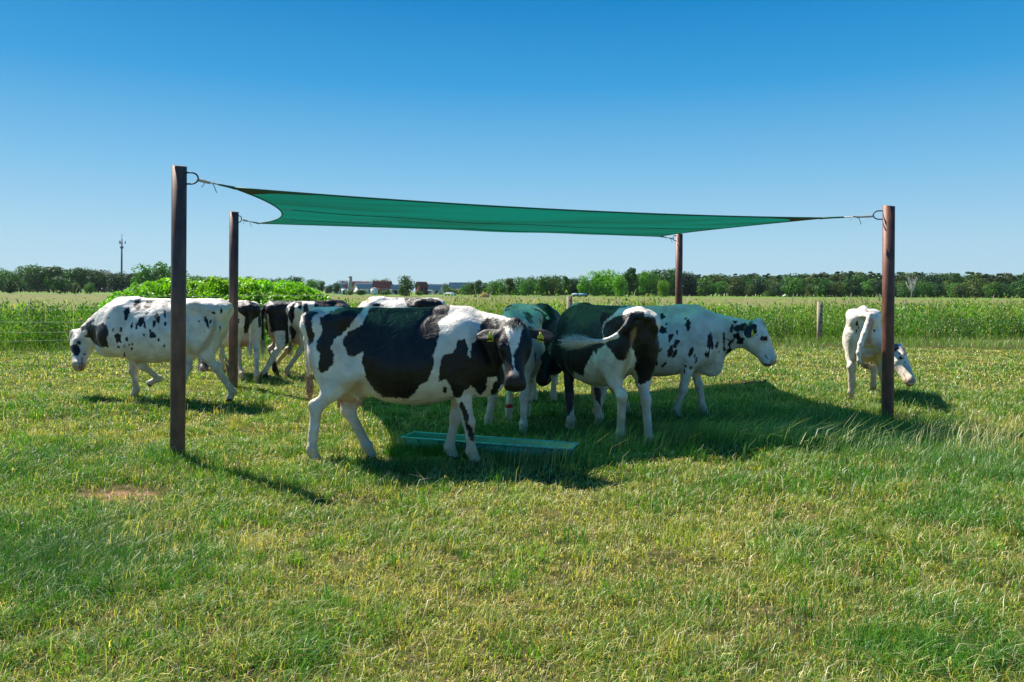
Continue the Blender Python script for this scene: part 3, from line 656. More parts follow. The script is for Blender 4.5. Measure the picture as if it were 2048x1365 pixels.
    setskin(gid == 7, (.09, .07, .055)); setskin(gid == 4, (.62, .40, .30), .85); setskin(gid == 8, (.55, .30, .22), 1.0)
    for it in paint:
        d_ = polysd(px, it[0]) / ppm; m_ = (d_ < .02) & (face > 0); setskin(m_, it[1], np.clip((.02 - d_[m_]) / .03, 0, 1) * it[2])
    root = empty("cow", (X, Y, z0), yaw); root.scale = (scale,) * 3; tag(root, label, "cow", group)
    me = npmesh("body", V, Qd, smooth=True)
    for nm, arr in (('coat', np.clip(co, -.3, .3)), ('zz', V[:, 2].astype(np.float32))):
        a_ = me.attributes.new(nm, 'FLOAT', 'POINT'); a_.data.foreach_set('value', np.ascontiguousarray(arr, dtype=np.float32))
    ca = me.color_attributes.new('skin', 'FLOAT_COLOR', 'POINT'); ca.data.foreach_set('color', skin.ravel())
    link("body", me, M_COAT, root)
    for s_ in (-1, 1):                                # eyes
        e = MB(); c = H(.203, s_ * .097, -.018); n1_, n2_ = 10, 14; vs = []; qs = []
        for i in range(n1_ + 1):
            for j in range(n2_):
                th_, ph = math.pi * i / n1_, 2 * math.pi * j / n2_; vs.append(c + RH.T @ (np.array([math.sin(th_) * math.cos(ph) * .024, math.cos(th_) * .018, math.sin(th_) * math.sin(ph) * .020])))
        for i in range(n1_):
            for j in range(n2_): qs.append((i * n2_ + j, i * n2_ + (j + 1) % n2_, (i + 1) * n2_ + (j + 1) % n2_, (i + 1) * n2_ + j))
        e.add(vs, qs); e.build("eye", M_EYE, root, True)
    hv = []; hq = []; hr = random.Random(backseed + 5)         # curly tuft on the poll
    for k in range(150):
        b = H(-.03 + .07 * hr.random(), hr.gauss(0, .04), .045 + .01 * hr.random()); r0 = nrm(n_ * .8 + a * hr.uniform(-.2, 1) + l_ * hr.gauss(0, .5)); w_ = nrm(np.cross(r0, a + l_ * .1)) * .002; o_ = len(hv)
        for i in range(4): t_ = i / 3; p = b + r0 * .032 * t_ + a * .03 * t_ * t_; ww = w_ * (1 - .7 * t_); hv += [p - ww, p + ww]
        for i in range(3): hq.append((o_ + 2 * i, o_ + 2 * i + 1, o_ + 2 * i + 3, o_ + 2 * i + 2))
    link("poll_hair", npmesh("poll_hair", np.array(hv), hq), M_HAIRK if (headcoat is not None and len(headcoat) and headcoat[0] == 'black') else M_HAIRW, root)
    for i, s_ in enumerate((1, -1)):                  # ear tags
        if not tags[i]: continue
        back, droop = ears[i]; ed = nrm(l_ * s_ - n_ * back + a * (.12 + droop)); eb = H(.035, s_ * .085, -.045); dn = Mi[:3, :3] @ np.array([0, 0, -1.]); dn = nrm(dn)
        ew = nrm(a - (a @ ed) * ed + n_ * .25); en = np.cross(ed, ew); en = en if en @ n_ > 0 else -en
        c = eb + ed * .115 + ew * .015 + en * .034; wv = nrm(ed - (ed @ dn) * dn); nv = np.cross(wv, dn); nv = nv if nv @ en > 0 else -nv
        out2 = [(-.010, -.035), (.010, -.035), (.013, -.012), (.027, .004), (.030, .054), (-.030, .054), (-.027, .004), (-.013, -.012)]
        n0 = len(out2); vs = [c + wv * x + dn * (y + .02) + nv * (.004 + o) for o in (0, .003) for x, y in out2]; tg = MB(); cc_ = [c + dn * .03 + nv * (.004 + o) for o in (0, .003)]
        tg.add(vs + cc_, [(k, (k + 1) % n0, n0 + (k + 1) % n0, n0 + k) for k in range(n0)], [(2 * n0, (k + 1) % n0, k) for k in range(n0)] + [(2 * n0 + 1, n0 + k, n0 + (k + 1) % n0) for k in range(n0)])
        t_o = tg.build("ear_tag", M_TAG, root)
        if tags[i] == 2:
            g_ = MB(); cc2 = c + nv * .0085 + dn * .02
            flip = 1 if wld(c + wv)[0] > wld(c)[0] else -1
            def st_(x0, y0, x1, y1, w=.0035): g_.tube([cc2 + wv * x0 * flip + dn * y0, cc2 + wv * x1 * flip + dn * y1], w * .6, 4)
            st_(-.016, .014, -.016, .046); 
            for k in range(8): a0, a1 = 2 * math.pi * k / 8, 2 * math.pi * (k + 1) / 8; st_(.007 + .009 * math.cos(a0), .030 + .016 * math.sin(a0), .007 + .009 * math.cos(a1), .030 + .016 * math.sin(a1))
            g_.build("tag_number", M_TAGTXT, t_o)
    # tail hair
    tip = TP[-1]; td = nrm(TP[-1] - TP[-2]); sw = switch or {}; ln = sw.get('len', .28); fan = sw.get('fan', .05); cnt = sw.get('n', 260); hv = []; hq = []; hr = random.Random(backseed)
    g_down = sw.get('dir'); g_dir = nrm(Mi[:3, :3] @ np.array(g_down)) if g_down is not None else np.array([0, 0, -1.])
    for k in range(cnt):
        s0 = hr.random() * .5; r0 = nrm([hr.gauss(0, 1), hr.gauss(0, 1), hr.gauss(0, 1)]); b = tip - td * s0 * .16 + r0 * .012; l2 = ln * (.6 + .5 * hr.random()); w_ = nrm(np.cross(td, r0)) * sw.get('w', .0030)
        fo = r0 * fan * (.3 + hr.random()); pts_ = []
        for i in range(5): t_ = i / 4; pts_.append(b + (td * (1 - t_ * .7) + g_dir * t_ * .7) * l2 * t_ + fo * (math.sin(t_ * math.pi * sw.get('close', .62)) if 'flare' not in sw else sw['flare'] * t_ ** 2 + .25))
        o_ = len(hv)
        for i, p in enumerate(pts_): ww = w_ * (1 - .8 * i / 4); hv += [p - ww, p + ww]
        for i in range(4): hq.append((o_ + 2 * i, o_ + 2 * i + 1, o_ + 2 * i + 3, o_ + 2 * i + 2))
    link("tail_switch", npmesh("tail_switch", np.array(hv), hq), sw.get('mat', M_HAIRB), root)
    for (fk, z_, m_) in bands:
        p = ft[fk]; bmb = MB(); bmb.tube([(p[0] - .04, p[1], z_ - .022), (p[0] - .04, p[1], z_ + .022)], .05, 14); bmb.build("leg_band", m_, root, True)
    return root
def C(ox, oy, k, pts): return [(ox + x * k, oy + y * k) for x, y in pts]
def local(p, loc, yaw): d = np.array(p[:2]) - np.array(loc[:2]); c, s_ = math.cos(yaw), math.sin(yaw); return (d[0] * c + d[1] * s_, -d[0] * s_ + d[1] * c)
def feet_at(loc, yaw, sc_=1, **k):
    o = {}
    for n_, v in k.items():
        if n_.endswith('t'): o[n_] = v; continue
        l2 = local(at(v[0], v[1]), loc, yaw); o[n_] = (l2[0] / sc_, l2[1] / sc_) + ((v[2],) if len(v) > 2 else ())
    return o
k1 = lambda p: C(580, 580, .29297, p); k2 = lambda p: C(100, 560, .26367, p); k3 = lambda p: C(1040, 580, .26367, p); k4 = lambda p: C(1580, 560, .23443, p)
kh = lambda p: C(930, 640, .10989, p); kb = lambda p: C(380, 580, .14648, p); kr = lambda p: C(1120, 600, .11723, p); ki = lambda p: C(1400, 620, .10256, p)
# 1 the big cow in front, its head turned to the camera
loc, yw = (-1.06, 7.63), rad(-1.5)
coat = [k1(p) for p in (
    [(205, 190), (260, 160), (330, 125), (430, 108), (510, 112), (490, 150), (440, 200), (400, 260), (350, 310), (300, 340), (280, 400), (300, 440), (300, 500), (260, 550), (215, 570), (190, 540), (195, 500), (205, 440), (175, 400), (190, 340), (225, 280), (205, 230)],
    [(80, 60), (125, 140), (150, 145), (200, 150), (150, 190), (150, 260), (165, 300), (160, 360), (130, 380), (115, 300), (90, 200)],
    [(540, 130), (650, 85), (800, 80), (950, 80), (1095, 95), (1090, 140), (1070, 180), (1010, 220), (1025, 280), (1010, 330), (1000, 400), (975, 450), (985, 500), (965, 570), (940, 620), (890, 650), (850, 710), (800, 745), (740, 740), (640, 735), (580, 690), (540, 640), (515, 600), (510, 550), (490, 500), (500, 420), (430, 460), (385, 440), (380, 400), (360, 370), (365, 330), (400, 290), (450, 260), (490, 240), (520, 180)],
    [(1130, 400), (1140, 350), (1190, 335), (1215, 380), (1215, 440), (1230, 460), (1240, 370), (1280, 335), (1300, 230), (1330, 200), (1400, 190), (1440, 205), (1480, 220), (1600, 280), (1600, 640), (1500, 650), (1440, 650), (1415, 710), (1410, 790), (1385, 815), (1372, 790), (1385, 740), (1368, 700), (1390, 640), (1415, 620), (1410, 595), (1350, 600), (1340, 680), (1300, 720), (1280, 705), (1240, 655), (1190, 690), (1160, 735), (1120, 740), (1105, 700), (1090, 650), (1060, 610), (1012, 632), (1020, 560), (1025, 480), (1045, 440), (1110, 435)],
    [(1150, 770), (1175, 765), (1185, 790), (1215, 830), (1220, 870), (1215, 910), (1250, 960), (1262, 1000), (1260, 1040), (1235, 1035), (1215, 980), (1190, 900), (1175, 840)],
    [(1042, 665), (1057, 657), (1075, 670), (1075, 698), (1060, 708), (1042, 695)])]
blaze = ('w', kh([(710, 130), (760, 105), (800, 115), (840, 60), (870, 40), (960, 80), (1060, 120), (1075, 160), (1030, 200), (1020, 290), (990, 400), (960, 500), (890, 600), (880, 720), (885, 800), (905, 880), (960, 960), (985, 1000), (800, 1000), (850, 930), (885, 870), (865, 790), (860, 620), (800, 430), (770, 300)]))
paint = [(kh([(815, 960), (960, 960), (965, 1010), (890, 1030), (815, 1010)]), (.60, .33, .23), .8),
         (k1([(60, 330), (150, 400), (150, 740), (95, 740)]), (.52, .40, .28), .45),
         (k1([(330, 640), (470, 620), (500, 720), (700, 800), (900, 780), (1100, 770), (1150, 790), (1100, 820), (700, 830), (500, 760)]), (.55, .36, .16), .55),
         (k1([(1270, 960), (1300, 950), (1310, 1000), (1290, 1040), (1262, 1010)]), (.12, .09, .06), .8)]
cow("large black and white cow in front, its white-blazed face turned to the camera", loc, yw, 1.0, .011,
    feet_at(loc, yw, 1, fr=(950, 927), fl=(906, 918), hr=(632, 928), hl=(742, 918)),
    poll=pt(1031, 652, 7.22), muz=pt(1030, 772, 6.97), hup=(0, -1, .15), coat=coat, headcoat=['black', blaze], paint=paint, earcoat='black',
    tail=[pt(612, 640, 7.62), pt(613, 680, 7.64), pt(616, 730, 7.62), pt(619, 765, 7.6)], switch={'len': .20, 'fan': .03, 'close': 1.0}, udder=1.05, tags=(2, 2), ears=((.10, .05), (.10, .05)), noseface=(.013, .010, .011), neckup=.10, hs=1.32)
# 2 the speckled cow walking left
loc, yw = at(322, 806)[:2] + np.array([0, .12]), rad(180)
sp = [(665, 190, 30, 45, .2), (585, 250, 22, 55, .25), (740, 190, 26, 42, .8), (805, 185, 12, 20, .7), (870, 190, 28, 22, 0), (690, 320, 26, 48, .2), (660, 350, 12, 34, 0), (715, 340, 10, 34, -.2), (815, 290, 17, 45, -.3), (735, 255, 15, 8, 0), (870, 260, 11, 30, 0), (790, 330, 12, 32, 0), (620, 350, 9, 24, .2), (515, 440, 26, 44, -.2), (582, 450, 13, 20, 0), (775, 420, 26, 32, -.4), (822, 455, 15, 12, .6),
      (875, 335, 10, 20, 0), (760, 390, 8, 12, 0), (865, 500, 5, 18, 0), (565, 500, 9, 12, 0), (600, 495, 6, 14, 0), (620, 520, 8, 14, 0), (625, 490, 6, 10, 0), (565, 570, 10, 18, 0), (480, 380, 7, 14, 0), (540, 380, 10, 17, 0), (715, 420, 7, 17, 0), (520, 510, 12, 10, 0), (445, 290, 8, 6, 0), (1190, 320, 16, 46, -.3), (1130, 315, 7, 10, 0), (1240, 250, 14, 14, 0), (1300, 235, 9, 24, 0), (1215, 320, 8, 20, .4), (1290, 370, 6, 22, 0), (1175, 390, 6, 10, 0)]
coat = [k2(ellpoly(*e)) for e in sp] + [k2([(240, 400), (230, 360), (300, 325), (330, 345), (360, 350), (400, 325), (430, 345), (445, 400), (430, 450), (445, 510), (380, 512), (330, 480), (310, 445), (250, 430)]), k2([(270, 330), (340, 290), (330, 320), (280, 350)])]
head = ['white', ('b', k2([(150, 500), (200, 485), (225, 510), (230, 540), (215, 580), (185, 575), (160, 540), (140, 520)])), ('b', k2(ellpoly(228, 488, 12, 6))), ('b', k2(ellpoly(262, 562, 12, 6))), ('b', k2([(240, 400), (300, 330), (320, 440), (250, 430)]))]
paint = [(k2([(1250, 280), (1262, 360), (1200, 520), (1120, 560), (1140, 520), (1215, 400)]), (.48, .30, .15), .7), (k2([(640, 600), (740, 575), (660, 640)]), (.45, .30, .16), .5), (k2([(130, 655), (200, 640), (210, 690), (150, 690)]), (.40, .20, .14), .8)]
cow("white cow with small black speckles walking left, head lowered, behind the tall front post", loc, yw, 1.0, .013,
    feet_at(loc, yw, 1, fl=(300, 800, .17), fr=(268, 800), hl=(460, 806), hr=(352, 812), flt=.9),
    poll=pt(152, 668, 11.75), muz=pt(150, 737, 11.45), hup=(-.8, -.35, .3), coat=coat, headcoat=head, paint=paint, earcoat='white',
    tail=[pt(446, 625, 11.9), pt(440, 650, 11.85), pt(441, 700, 11.75), pt(455, 725, 11.65)], switch={'len': .26, 'fan': .05, 'n': 200}, udder=.45, tags=(1, 1), ears=((.3, .1), (.3, .1)), noseface=(.42, .22, .17), fat=.93, neckup=-.02, white_back=True, backseed=4)
# 3 rump towards us, black and white, behind the thin post
loc, yw = at(487, 760)[:2] + np.array([-.30, .55]), rad(122)
coat = [kb(p) for p in ([(660, 150), (800, 130), (930, 170), (1000, 250), (990, 380), (960, 520), (940, 520), (920, 430), (930, 370), (870, 400), (820, 480), (780, 600), (740, 640), (735, 520), (750, 370), (690, 330), (640, 280)],
                        [(340, 130), (410, 65), (540, 70), (530, 320), (470, 300), (400, 200)], [(640, 380), (680, 400), (670, 460), (640, 450)], [(930, 400), (970, 400), (980, 500), (940, 520)])]
cow("black and white cow seen from behind, standing just right of the thin rear post", loc, yw, .97, .016,
    feet_at(loc, yw, .97, hl=(482, 764), hr=(512, 766)), poll=pt(408, 700, 16.0), muz=pt(400, 742, 15.6), hup=(-.5, -.8, 0), coat=coat, headcoat=['black'],
    udder=.7, tags=(0, 0), switch={'mat': M_HAIRW, 'n': 120}, backseed=7, neckup=-.05)
# 4 black cow, rump next to the previous one, body going right
loc, yw = at(548, 758)[:2] + np.array([.45, .85]), rad(38)
cow("nearly all black cow facing away to the right, white line down its rump", loc, yw, .98, .016,
    feet_at(loc, yw, .98, hr=(532, 760)), poll=pt(650, 690, 17), muz=pt(660, 735, 16.8), hup=(.6, -.3, .4), coat=[('w', kb([(1040, 330), (1070, 330), (1095, 560), (1060, 700), (1040, 700), (1070, 540)])), ('w', kb([(930, 90), (1000, 100), (1100, 160), (1170, 240), (1120, 200), (1020, 130)])), ('w', kb([(980, 700), (1170, 560), (1300, 560), (1300, 800), (980, 1200)]))],
    headcoat=['black'], allblack=True, udder=.4, tags=(0, 0), switch={'mat': M_HAIRW, 'n': 120}, backseed=9, neckup=-.05)
# 5 patched cow whose rump shows left of the front cow
loc, yw = at(588, 753)[:2] + np.array([.36, .62]), rad(66)
coat = [kb(p) for p in ([(1480, 110), (1535, 100), (1525, 270), (1480, 260), (1470, 180)], [(1480, 130), (1440, 200), (1420, 300), (1425, 380), (1390, 470), (1350, 400), (1330, 340), (1380, 230), (1430, 150)],
                        [(1560, 190), (1600, 180), (1615, 260), (1630, 300), (1550, 320), (1545, 250)], [(1700, 140), (1760, 100), (1790, 160), (1850, 130), (1950, 140), (1990, 230), (1800, 240), (1700, 250)], [(1360, 480), (1420, 600), (1430, 680), (1390, 680), (1350, 560)])]
cow("white cow with black patches, its rump showing just left of the large front cow", loc, yw, .97, .016,
    feet_at(loc, yw, .97, hl=(552, 742), hr=(576, 754)), poll=pt(655, 700, 17), muz=pt(668, 745, 16.8), hup=(.5, -.3, .4), coat=coat, headcoat=['white'],
    udder=.9, tags=(0, 0), switch={'n': 120}, backseed=12, neckup=-.05)
# 6 only the back shows over the front cow
kq = lambda p: C(660, 540, .16602, p)
loc, yw = (-2.45, 17.6), rad(176)
coat = [kq([(890, 330), (960, 320), (1100, 340), (1220, 340), (1330, 370), (1375, 440), (1000, 470), (930, 440), (900, 380)]), kq([(780, 340), (830, 335), (820, 350), (800, 370)]), kq([(500, 425), (560, 400), (650, 420), (640, 440), (520, 440)])]
cow("white cow with a brown fleck, only its back showing above the large front cow", loc, yw, 1.02, .018,
    None, poll=pt(668, 690, 17.6), muz=pt(655, 735, 17.4), hup=(-.6, -.3, .4), coat=coat, headcoat=['white'], paint=[(kq([(410, 360), (490, 355), (500, 365), (450, 405), (425, 400)]), (.36, .12, .03), 1.0)], udder=.5, tags=(0, 0), switch={'n': 100}, backseed=14, white_back=True, neckup=-.2)
# 7 pale cow right behind the turned head, coming towards us
loc, yw = (.08, 10.15), rad(-97)
kg = lambda p: C(930, 600, .14654, p)
coat = [kg(p) for p in ([(530, 75), (640, 60), (660, 50), (560, 135), (530, 110)], [(700, 145), (800, 150), (880, 180), (920, 230), (920, 330), (880, 320), (820, 240), (760, 190)], [(850, 350), (940, 390), (960, 440), (880, 420)], [(950, 700), (975, 780), (965, 860), (950, 800)], [(985, 180), (1010, 250), (1060, 330), (1020, 300)])]
M_RED = plain("red_band", (.45, .02, .02), .5); M_TEAL = plain("teal_band", (.0, .20, .25), .5)
cow("pale cow facing us, mostly hidden behind the turned head of the front cow", loc, yw, .97, .014,
    feet_at(loc, yw, .97, fl=(1046, 864), fr=(976, 852), hl=(1053, 832), hr=(1017, 836)), poll=pt(1000, 690, 8.85), muz=pt(985, 765, 8.65), hup=(-.1, -1, .3), coat=coat, headcoat=['white'],
    udder=.3, tags=(0, 0), bands=(('hr', .20, M_RED), ('hl', .24, M_TEAL)), white_back=False, backseed=23, neckup=-.05)
# 8 black cow behind it
loc, yw = at(1092, 806)[:2] + np.array([-.20, .75]), rad(-72)
wp = lambda p: ('w', kg(p))
cow("black cow with thin white streaks on its shoulder, behind the pale shaded cow", loc, yw, .98, .016,
    feet_at(loc, yw, .98, fl=(1108, 804), fr=(1069, 803)), poll=pt(1060, 680, 11.2), muz=pt(1048, 745, 11.0), hup=(-.1, -1, .3), coat=[wp([(830, 30), (1000, 100), (1090, 170), (1150, 240), (1100, 200), (1000, 130), (880, 90)]), wp([(1100, 240), (1130, 215), (1160, 260), (1120, 270)]), wp([(1140, 490), (1200, 490), (1230, 560), (1180, 600)]), wp([(540, 130), (700, 50), (850, 60), (960, 150), (1000, 260), (980, 400), (920, 400), (920, 230), (800, 150), (700, 140)]), wp([(840, 900), (1400, 900), (1400, 1500), (840, 1500)]), wp([(1000, 640), (1110, 620), (1030, 760), (1000, 800)])],
    headcoat=['black'], allblack=True, udder=.3, tags=(0, 0), backseed=21, neckup=-.05)
# 9 cow seen from behind, swinging its tail, head low at left
loc, yw = (1.03, 9.02), rad(112)
kp = kr
coat = [k3(p) for p in ([(190, 520), (210, 330), (320, 150), (480, 90), (640, 80), (790, 90), (700, 200), (640, 240), (620, 300), (640, 380), (650, 420), (590, 450), (580, 500), (560, 460), (530, 520), (500, 570), (490, 600), (480, 660), (440, 640), (410, 620), (400, 700), (420, 760), (400, 900), (370, 960), (350, 950), (340, 800), (330, 700), (300, 600)],
                        [(625, 300), (650, 250), (720, 205), (800, 185), (850, 178), (900, 190), (1020, 210), (1060, 330), (1060, 450), (1040, 600), (985, 690), (920, 722), (890, 705), (888, 640), (865, 600), (880, 540), (860, 460), (840, 430), (820, 500), (790, 540), (740, 530), (700, 480), (660, 430), (640, 390)],
                        [(560, 740), (640, 740), (630, 830), (610, 890), (570, 830)], [(420, 680), (520, 720), (500, 760), (460, 780), (430, 760)])]
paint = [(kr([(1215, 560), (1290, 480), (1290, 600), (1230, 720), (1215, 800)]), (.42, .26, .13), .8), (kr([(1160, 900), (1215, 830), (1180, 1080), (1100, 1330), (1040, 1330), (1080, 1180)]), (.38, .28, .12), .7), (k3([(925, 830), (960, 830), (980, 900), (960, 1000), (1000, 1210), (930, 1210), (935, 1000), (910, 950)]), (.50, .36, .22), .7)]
fh = feet_at(loc, yw, 1, hl=(1238, 890), hr=(1293, 900), fl=(1139, 862), fr=(1196, 856))
cow("black and white cow seen from behind, swinging its pale tail to the left", loc, yw, 1.0, .012, fh,
    poll=pt(1112, 688, 9.9), muz=pt(1079, 758, 9.45), hup=(-.75, -.55, .25), coat=coat, headcoat=['black', ('w', k3([(230, 650), (300, 640), (310, 680), (250, 700), (200, 705)]))], paint=paint, earcoat='black',
    tail=[pt(1262, 632, 8.05), pt(1250, 655, 7.98), pt(1232, 673, 7.95), pt(1208, 682, 7.97), pt(1188, 684, 8.0)], switch={'len': .30, 'fan': .030, 'flare': 2.0, 'w': .0042, 'n': 1000, 'mat': M_HAIRW, 'dir': (-1, .1, 0)}, udder=0, tags=(1, 0), noseface=(.012, .01, .01), neckup=-.03, backseed=31, tailwhite=5, farblack=.72)
# 10 speckled cow looking right
loc, yw = at(1300, 842)[:2] + np.array([-.03, .10]), rad(-7)
sp = [(1080, 200, 18, 26, 0), (1045, 245, 24, 24, .3), (1110, 260, 7, 11, 0), (1085, 305, 28, 32, 0), (1030, 330, 11, 22, 0), (1045, 362, 8, 10, 0), (985, 360, 10, 28, 0), (1140, 360, 18, 36, .3), (1192, 330, 9, 26, 0), (1190, 395, 24, 22, 0), (1175, 425, 20, 16, 0), (1140, 470, 22, 44, .2), (1170, 490, 15, 35, .4), (1065, 455, 10, 20, .5), (1275, 270, 22, 46, 0), (1257, 222, 9, 11, 0), (985, 490, 11, 25, 0), (1020, 495, 11, 23, 0), (1035, 560, 12, 20, .8), (1095, 565, 12, 32, .7), (1005, 580, 12, 8, -.5), (1440, 395, 22, 64, .05), (1455, 420, 14, 36, 0), (1493, 420, 12, 24, .2),
      (1295, 475, 18, 42, .35), (1322, 498, 8, 14, .3), (1335, 533, 11, 24, .3), (1412, 490, 9, 30, 0), (1428, 490, 10, 34, .2), (1250, 580, 8, 12, 0), (1247, 620, 8, 15, .2), (1297, 590, 9, 20, .5), (1548, 365, 11, 44, 0), (1550, 445, 9, 26, 0), (1585, 380, 14, 12, .5), (1180, 815, 9, 30, 0), (1190, 690, 7, 15, 0), (1240, 835, 8, 18, .3), (1445, 565, 8, 3, 0), (1510, 470, 4, 8, 0), (945, 225, 16, 18, 0)]
coat = [k3(ellpoly(*e)) for e in sp] + [ki(p) for p in ([(570, 440), (610, 280), (640, 270), (650, 380), (640, 430), (600, 460)], [(640, 210), (720, 210), (740, 240), (690, 275), (650, 260)], [(660, 420), (690, 300), (780, 290), (880, 250), (950, 300), (880, 420), (850, 400), (730, 430)], [(640, 490), (760, 440), (880, 380), (890, 400), (830, 530), (880, 560), (830, 660), (770, 680), (710, 650), (740, 590), (650, 540)], [(550, 620), (620, 590), (650, 560), (680, 580), (640, 650), (610, 640), (590, 740), (640, 790), (620, 880), (570, 920), (500, 850), (520, 780), (560, 740)], [(560, 950), (590, 970), (540, 1060), (510, 1060)])]
head = ['white', ('b', ki([(1195, 550), (1220, 520), (1300, 510), (1325, 560), (1300, 610), (1240, 600)])), ('b', ki([(830, 530), (880, 560), (830, 660), (770, 680), (710, 650), (740, 590)])), ('b', ki([(660, 420), (690, 300), (780, 290), (880, 250), (950, 300), (880, 420)]))]
paint = [(ki([(1480, 930), (1580, 900), (1580, 1060), (1420, 1060)]), (.50, .17, .15), .9), (ki([(1500, 950), (1545, 930), (1550, 990), (1510, 1010)]), (.10, .02, .02), .9), (ki([(700, 960), (1000, 820), (1250, 960), (1340, 1010), (1100, 1000), (800, 980)]), (.30, .30, .14), .35)]
fh = feet_at(loc, yw, .96, fl=(1411, 842), fr=(1358, 846), hr=(1200, 852), hl=(1256, 838))
cow("white cow with small black spots, standing sideways with head stretched to the right", loc, yw, .96, .012, fh,
    poll=pt(1513, 648, 9.75), muz=pt(1550, 724, 9.65), hup=(.75, -.10, .62), coat=coat, headcoat=head, paint=paint, earcoat='black', udder=.4, tags=(0, 1), ears=((.5, .0), (.85, .15)), noseface=(.45, .26, .22), white_back=True, backseed=41, neckup=.02, brisk=1.0, hs=1.38,
    tail=[pt(1205, 650, 9.9), pt(1200, 700, 10.0), pt(1200, 740, 10.0)])
# 11 white cow at right, grazing behind the post
loc, yw = at(1745, 806)[:2] + np.array([.10, .55]), rad(66)
coat = [k4(ellpoly(573, 375, 13, 26, .1)), k4(ellpoly(566, 437, 8, 22, .2)), k4(ellpoly(719, 433, 6, 12, -.3)), k4(ellpoly(583, 412, 7, 10, 0))]
head = ['white', ('b', k4([(890, 540), (930, 560), (935, 590), (890, 600)])), ('b', k4(ellpoly(978, 672, 14, 5, 0))), ('b', k4(ellpoly(980, 702, 5, 5, 0))), ('b', k4(ellpoly(937, 625, 8, 10, 0)))]
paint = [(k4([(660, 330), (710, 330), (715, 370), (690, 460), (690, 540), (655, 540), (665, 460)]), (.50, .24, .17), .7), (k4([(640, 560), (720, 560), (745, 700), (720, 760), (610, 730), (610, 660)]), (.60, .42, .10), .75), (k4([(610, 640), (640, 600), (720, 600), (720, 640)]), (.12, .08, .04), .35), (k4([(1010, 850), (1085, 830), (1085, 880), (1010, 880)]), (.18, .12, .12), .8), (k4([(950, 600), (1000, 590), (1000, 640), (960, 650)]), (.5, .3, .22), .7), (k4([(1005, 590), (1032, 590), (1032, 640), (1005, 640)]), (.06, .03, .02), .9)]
cow("white cow seen from behind, grazing at the right edge behind the front steel post", loc, yw, .93, .014,
    feet_at(loc, yw, .93, hl=(1702, 806), hr=(1768, 800)), poll=pt(1797, 697, 11.35), muz=pt(1828, 765, 10.95), hup=(.75, -.25, .5), fat=.9, coat=coat, headcoat=head, paint=paint, earcoat='black', udder=.95, tags=(0, 0),
    tr=1.45, tail=[pt(1740, 632, 11.12), pt(1735, 650, 11.08), pt(1728, 668, 11.04), pt(1721, 688, 11.0), pt(1717, 706, 10.97), pt(1718, 722, 10.95), pt(1727, 732, 10.95)], switch={'len': .18, 'fan': .04, 'n': 220, 'dir': (1, 0, .15)}, noseface=(.40, .25, .22), hs=1.12, white_back=True, backseed=51, neckup=-.15, ears=((.2, .1), (.2, .1)))


# ------------------------------------------------------------------ grass, weeds, thicket, trees, far buildings
def blades(P, h_, w_, az, lean, col, tipmul=1.15, rng=None, twist=None):
    n = len(P); d = np.stack([np.cos(az), np.sin(az), np.zeros(n)], 1); tw = az + math.pi / 2 + (twist if twist is not None else 0)
    s_ = np.stack([np.cos(tw), np.sin(tw), np.zeros(n)], 1) * (w_ / 2)[:, None]; z = np.array([0, 0, 1.])
    ln = lean[:, None]; H_ = h_[:, None]
    mid = P + z * H_ * .55 * np.sqrt(np.maximum(1 - (ln * .5) ** 2, .2)) + d * H_ * ln * .26; tip = P + z * H_ * np.sqrt(np.maximum(1 - (ln * .95) ** 2, .03)) + d * H_ * ln
    V = np.empty((n, 5, 3), np.float32); V[:, 0] = P - s_; V[:, 1] = P + s_; V[:, 2] = mid - s_ * .8; V[:, 3] = mid + s_ * .8; V[:, 4] = tip
    b = np.arange(n)[:, None] * 5; q = b + np.array([0, 1, 3, 2]); t = b + np.array([2, 3, 4])
    c = np.repeat(col[:, None, :], 5, 1).astype(np.float32); c[:, 4] *= tipmul
    return V.reshape(-1, 3), q, t, c.reshape(-1, 3)
def merge(parts):
    Vs, Qs, Ts, Cs = [], [], [], []; o = 0
    for V, q, t, c in parts: Vs.append(V); Qs.append(q + o); Ts.append(t + o); Cs.append(c); o += len(V)
    return np.concatenate(Vs), np.concatenate(Qs), np.concatenate(Ts), np.concatenate(Cs)
G = np.random.RandomState(5)
bare = at(236, 1000)[:2]
cT, sT = math.cos(ta), math.sin(ta); tcx, tcy = float(tc_[0]), float(tc_[1]) + .14
PTS = [PFL, PFR, PBL, PBR]
def scatter(d0, d1, dens):
    A = .7 * (d1 ** 2 - d0 ** 2) + 2.0 * (d1 - d0); n = int(A * dens); d = G.rand(int(n * 2.6) + 50) * (d1 - d0) + d0; W_ = 1.4 * d + 2.0
    d = d[G.rand(len(d)) < W_ / (1.4 * d1 + 2.0)][:n]; return (G.rand(len(d)) - .5) * (1.4 * d + 2.0), d
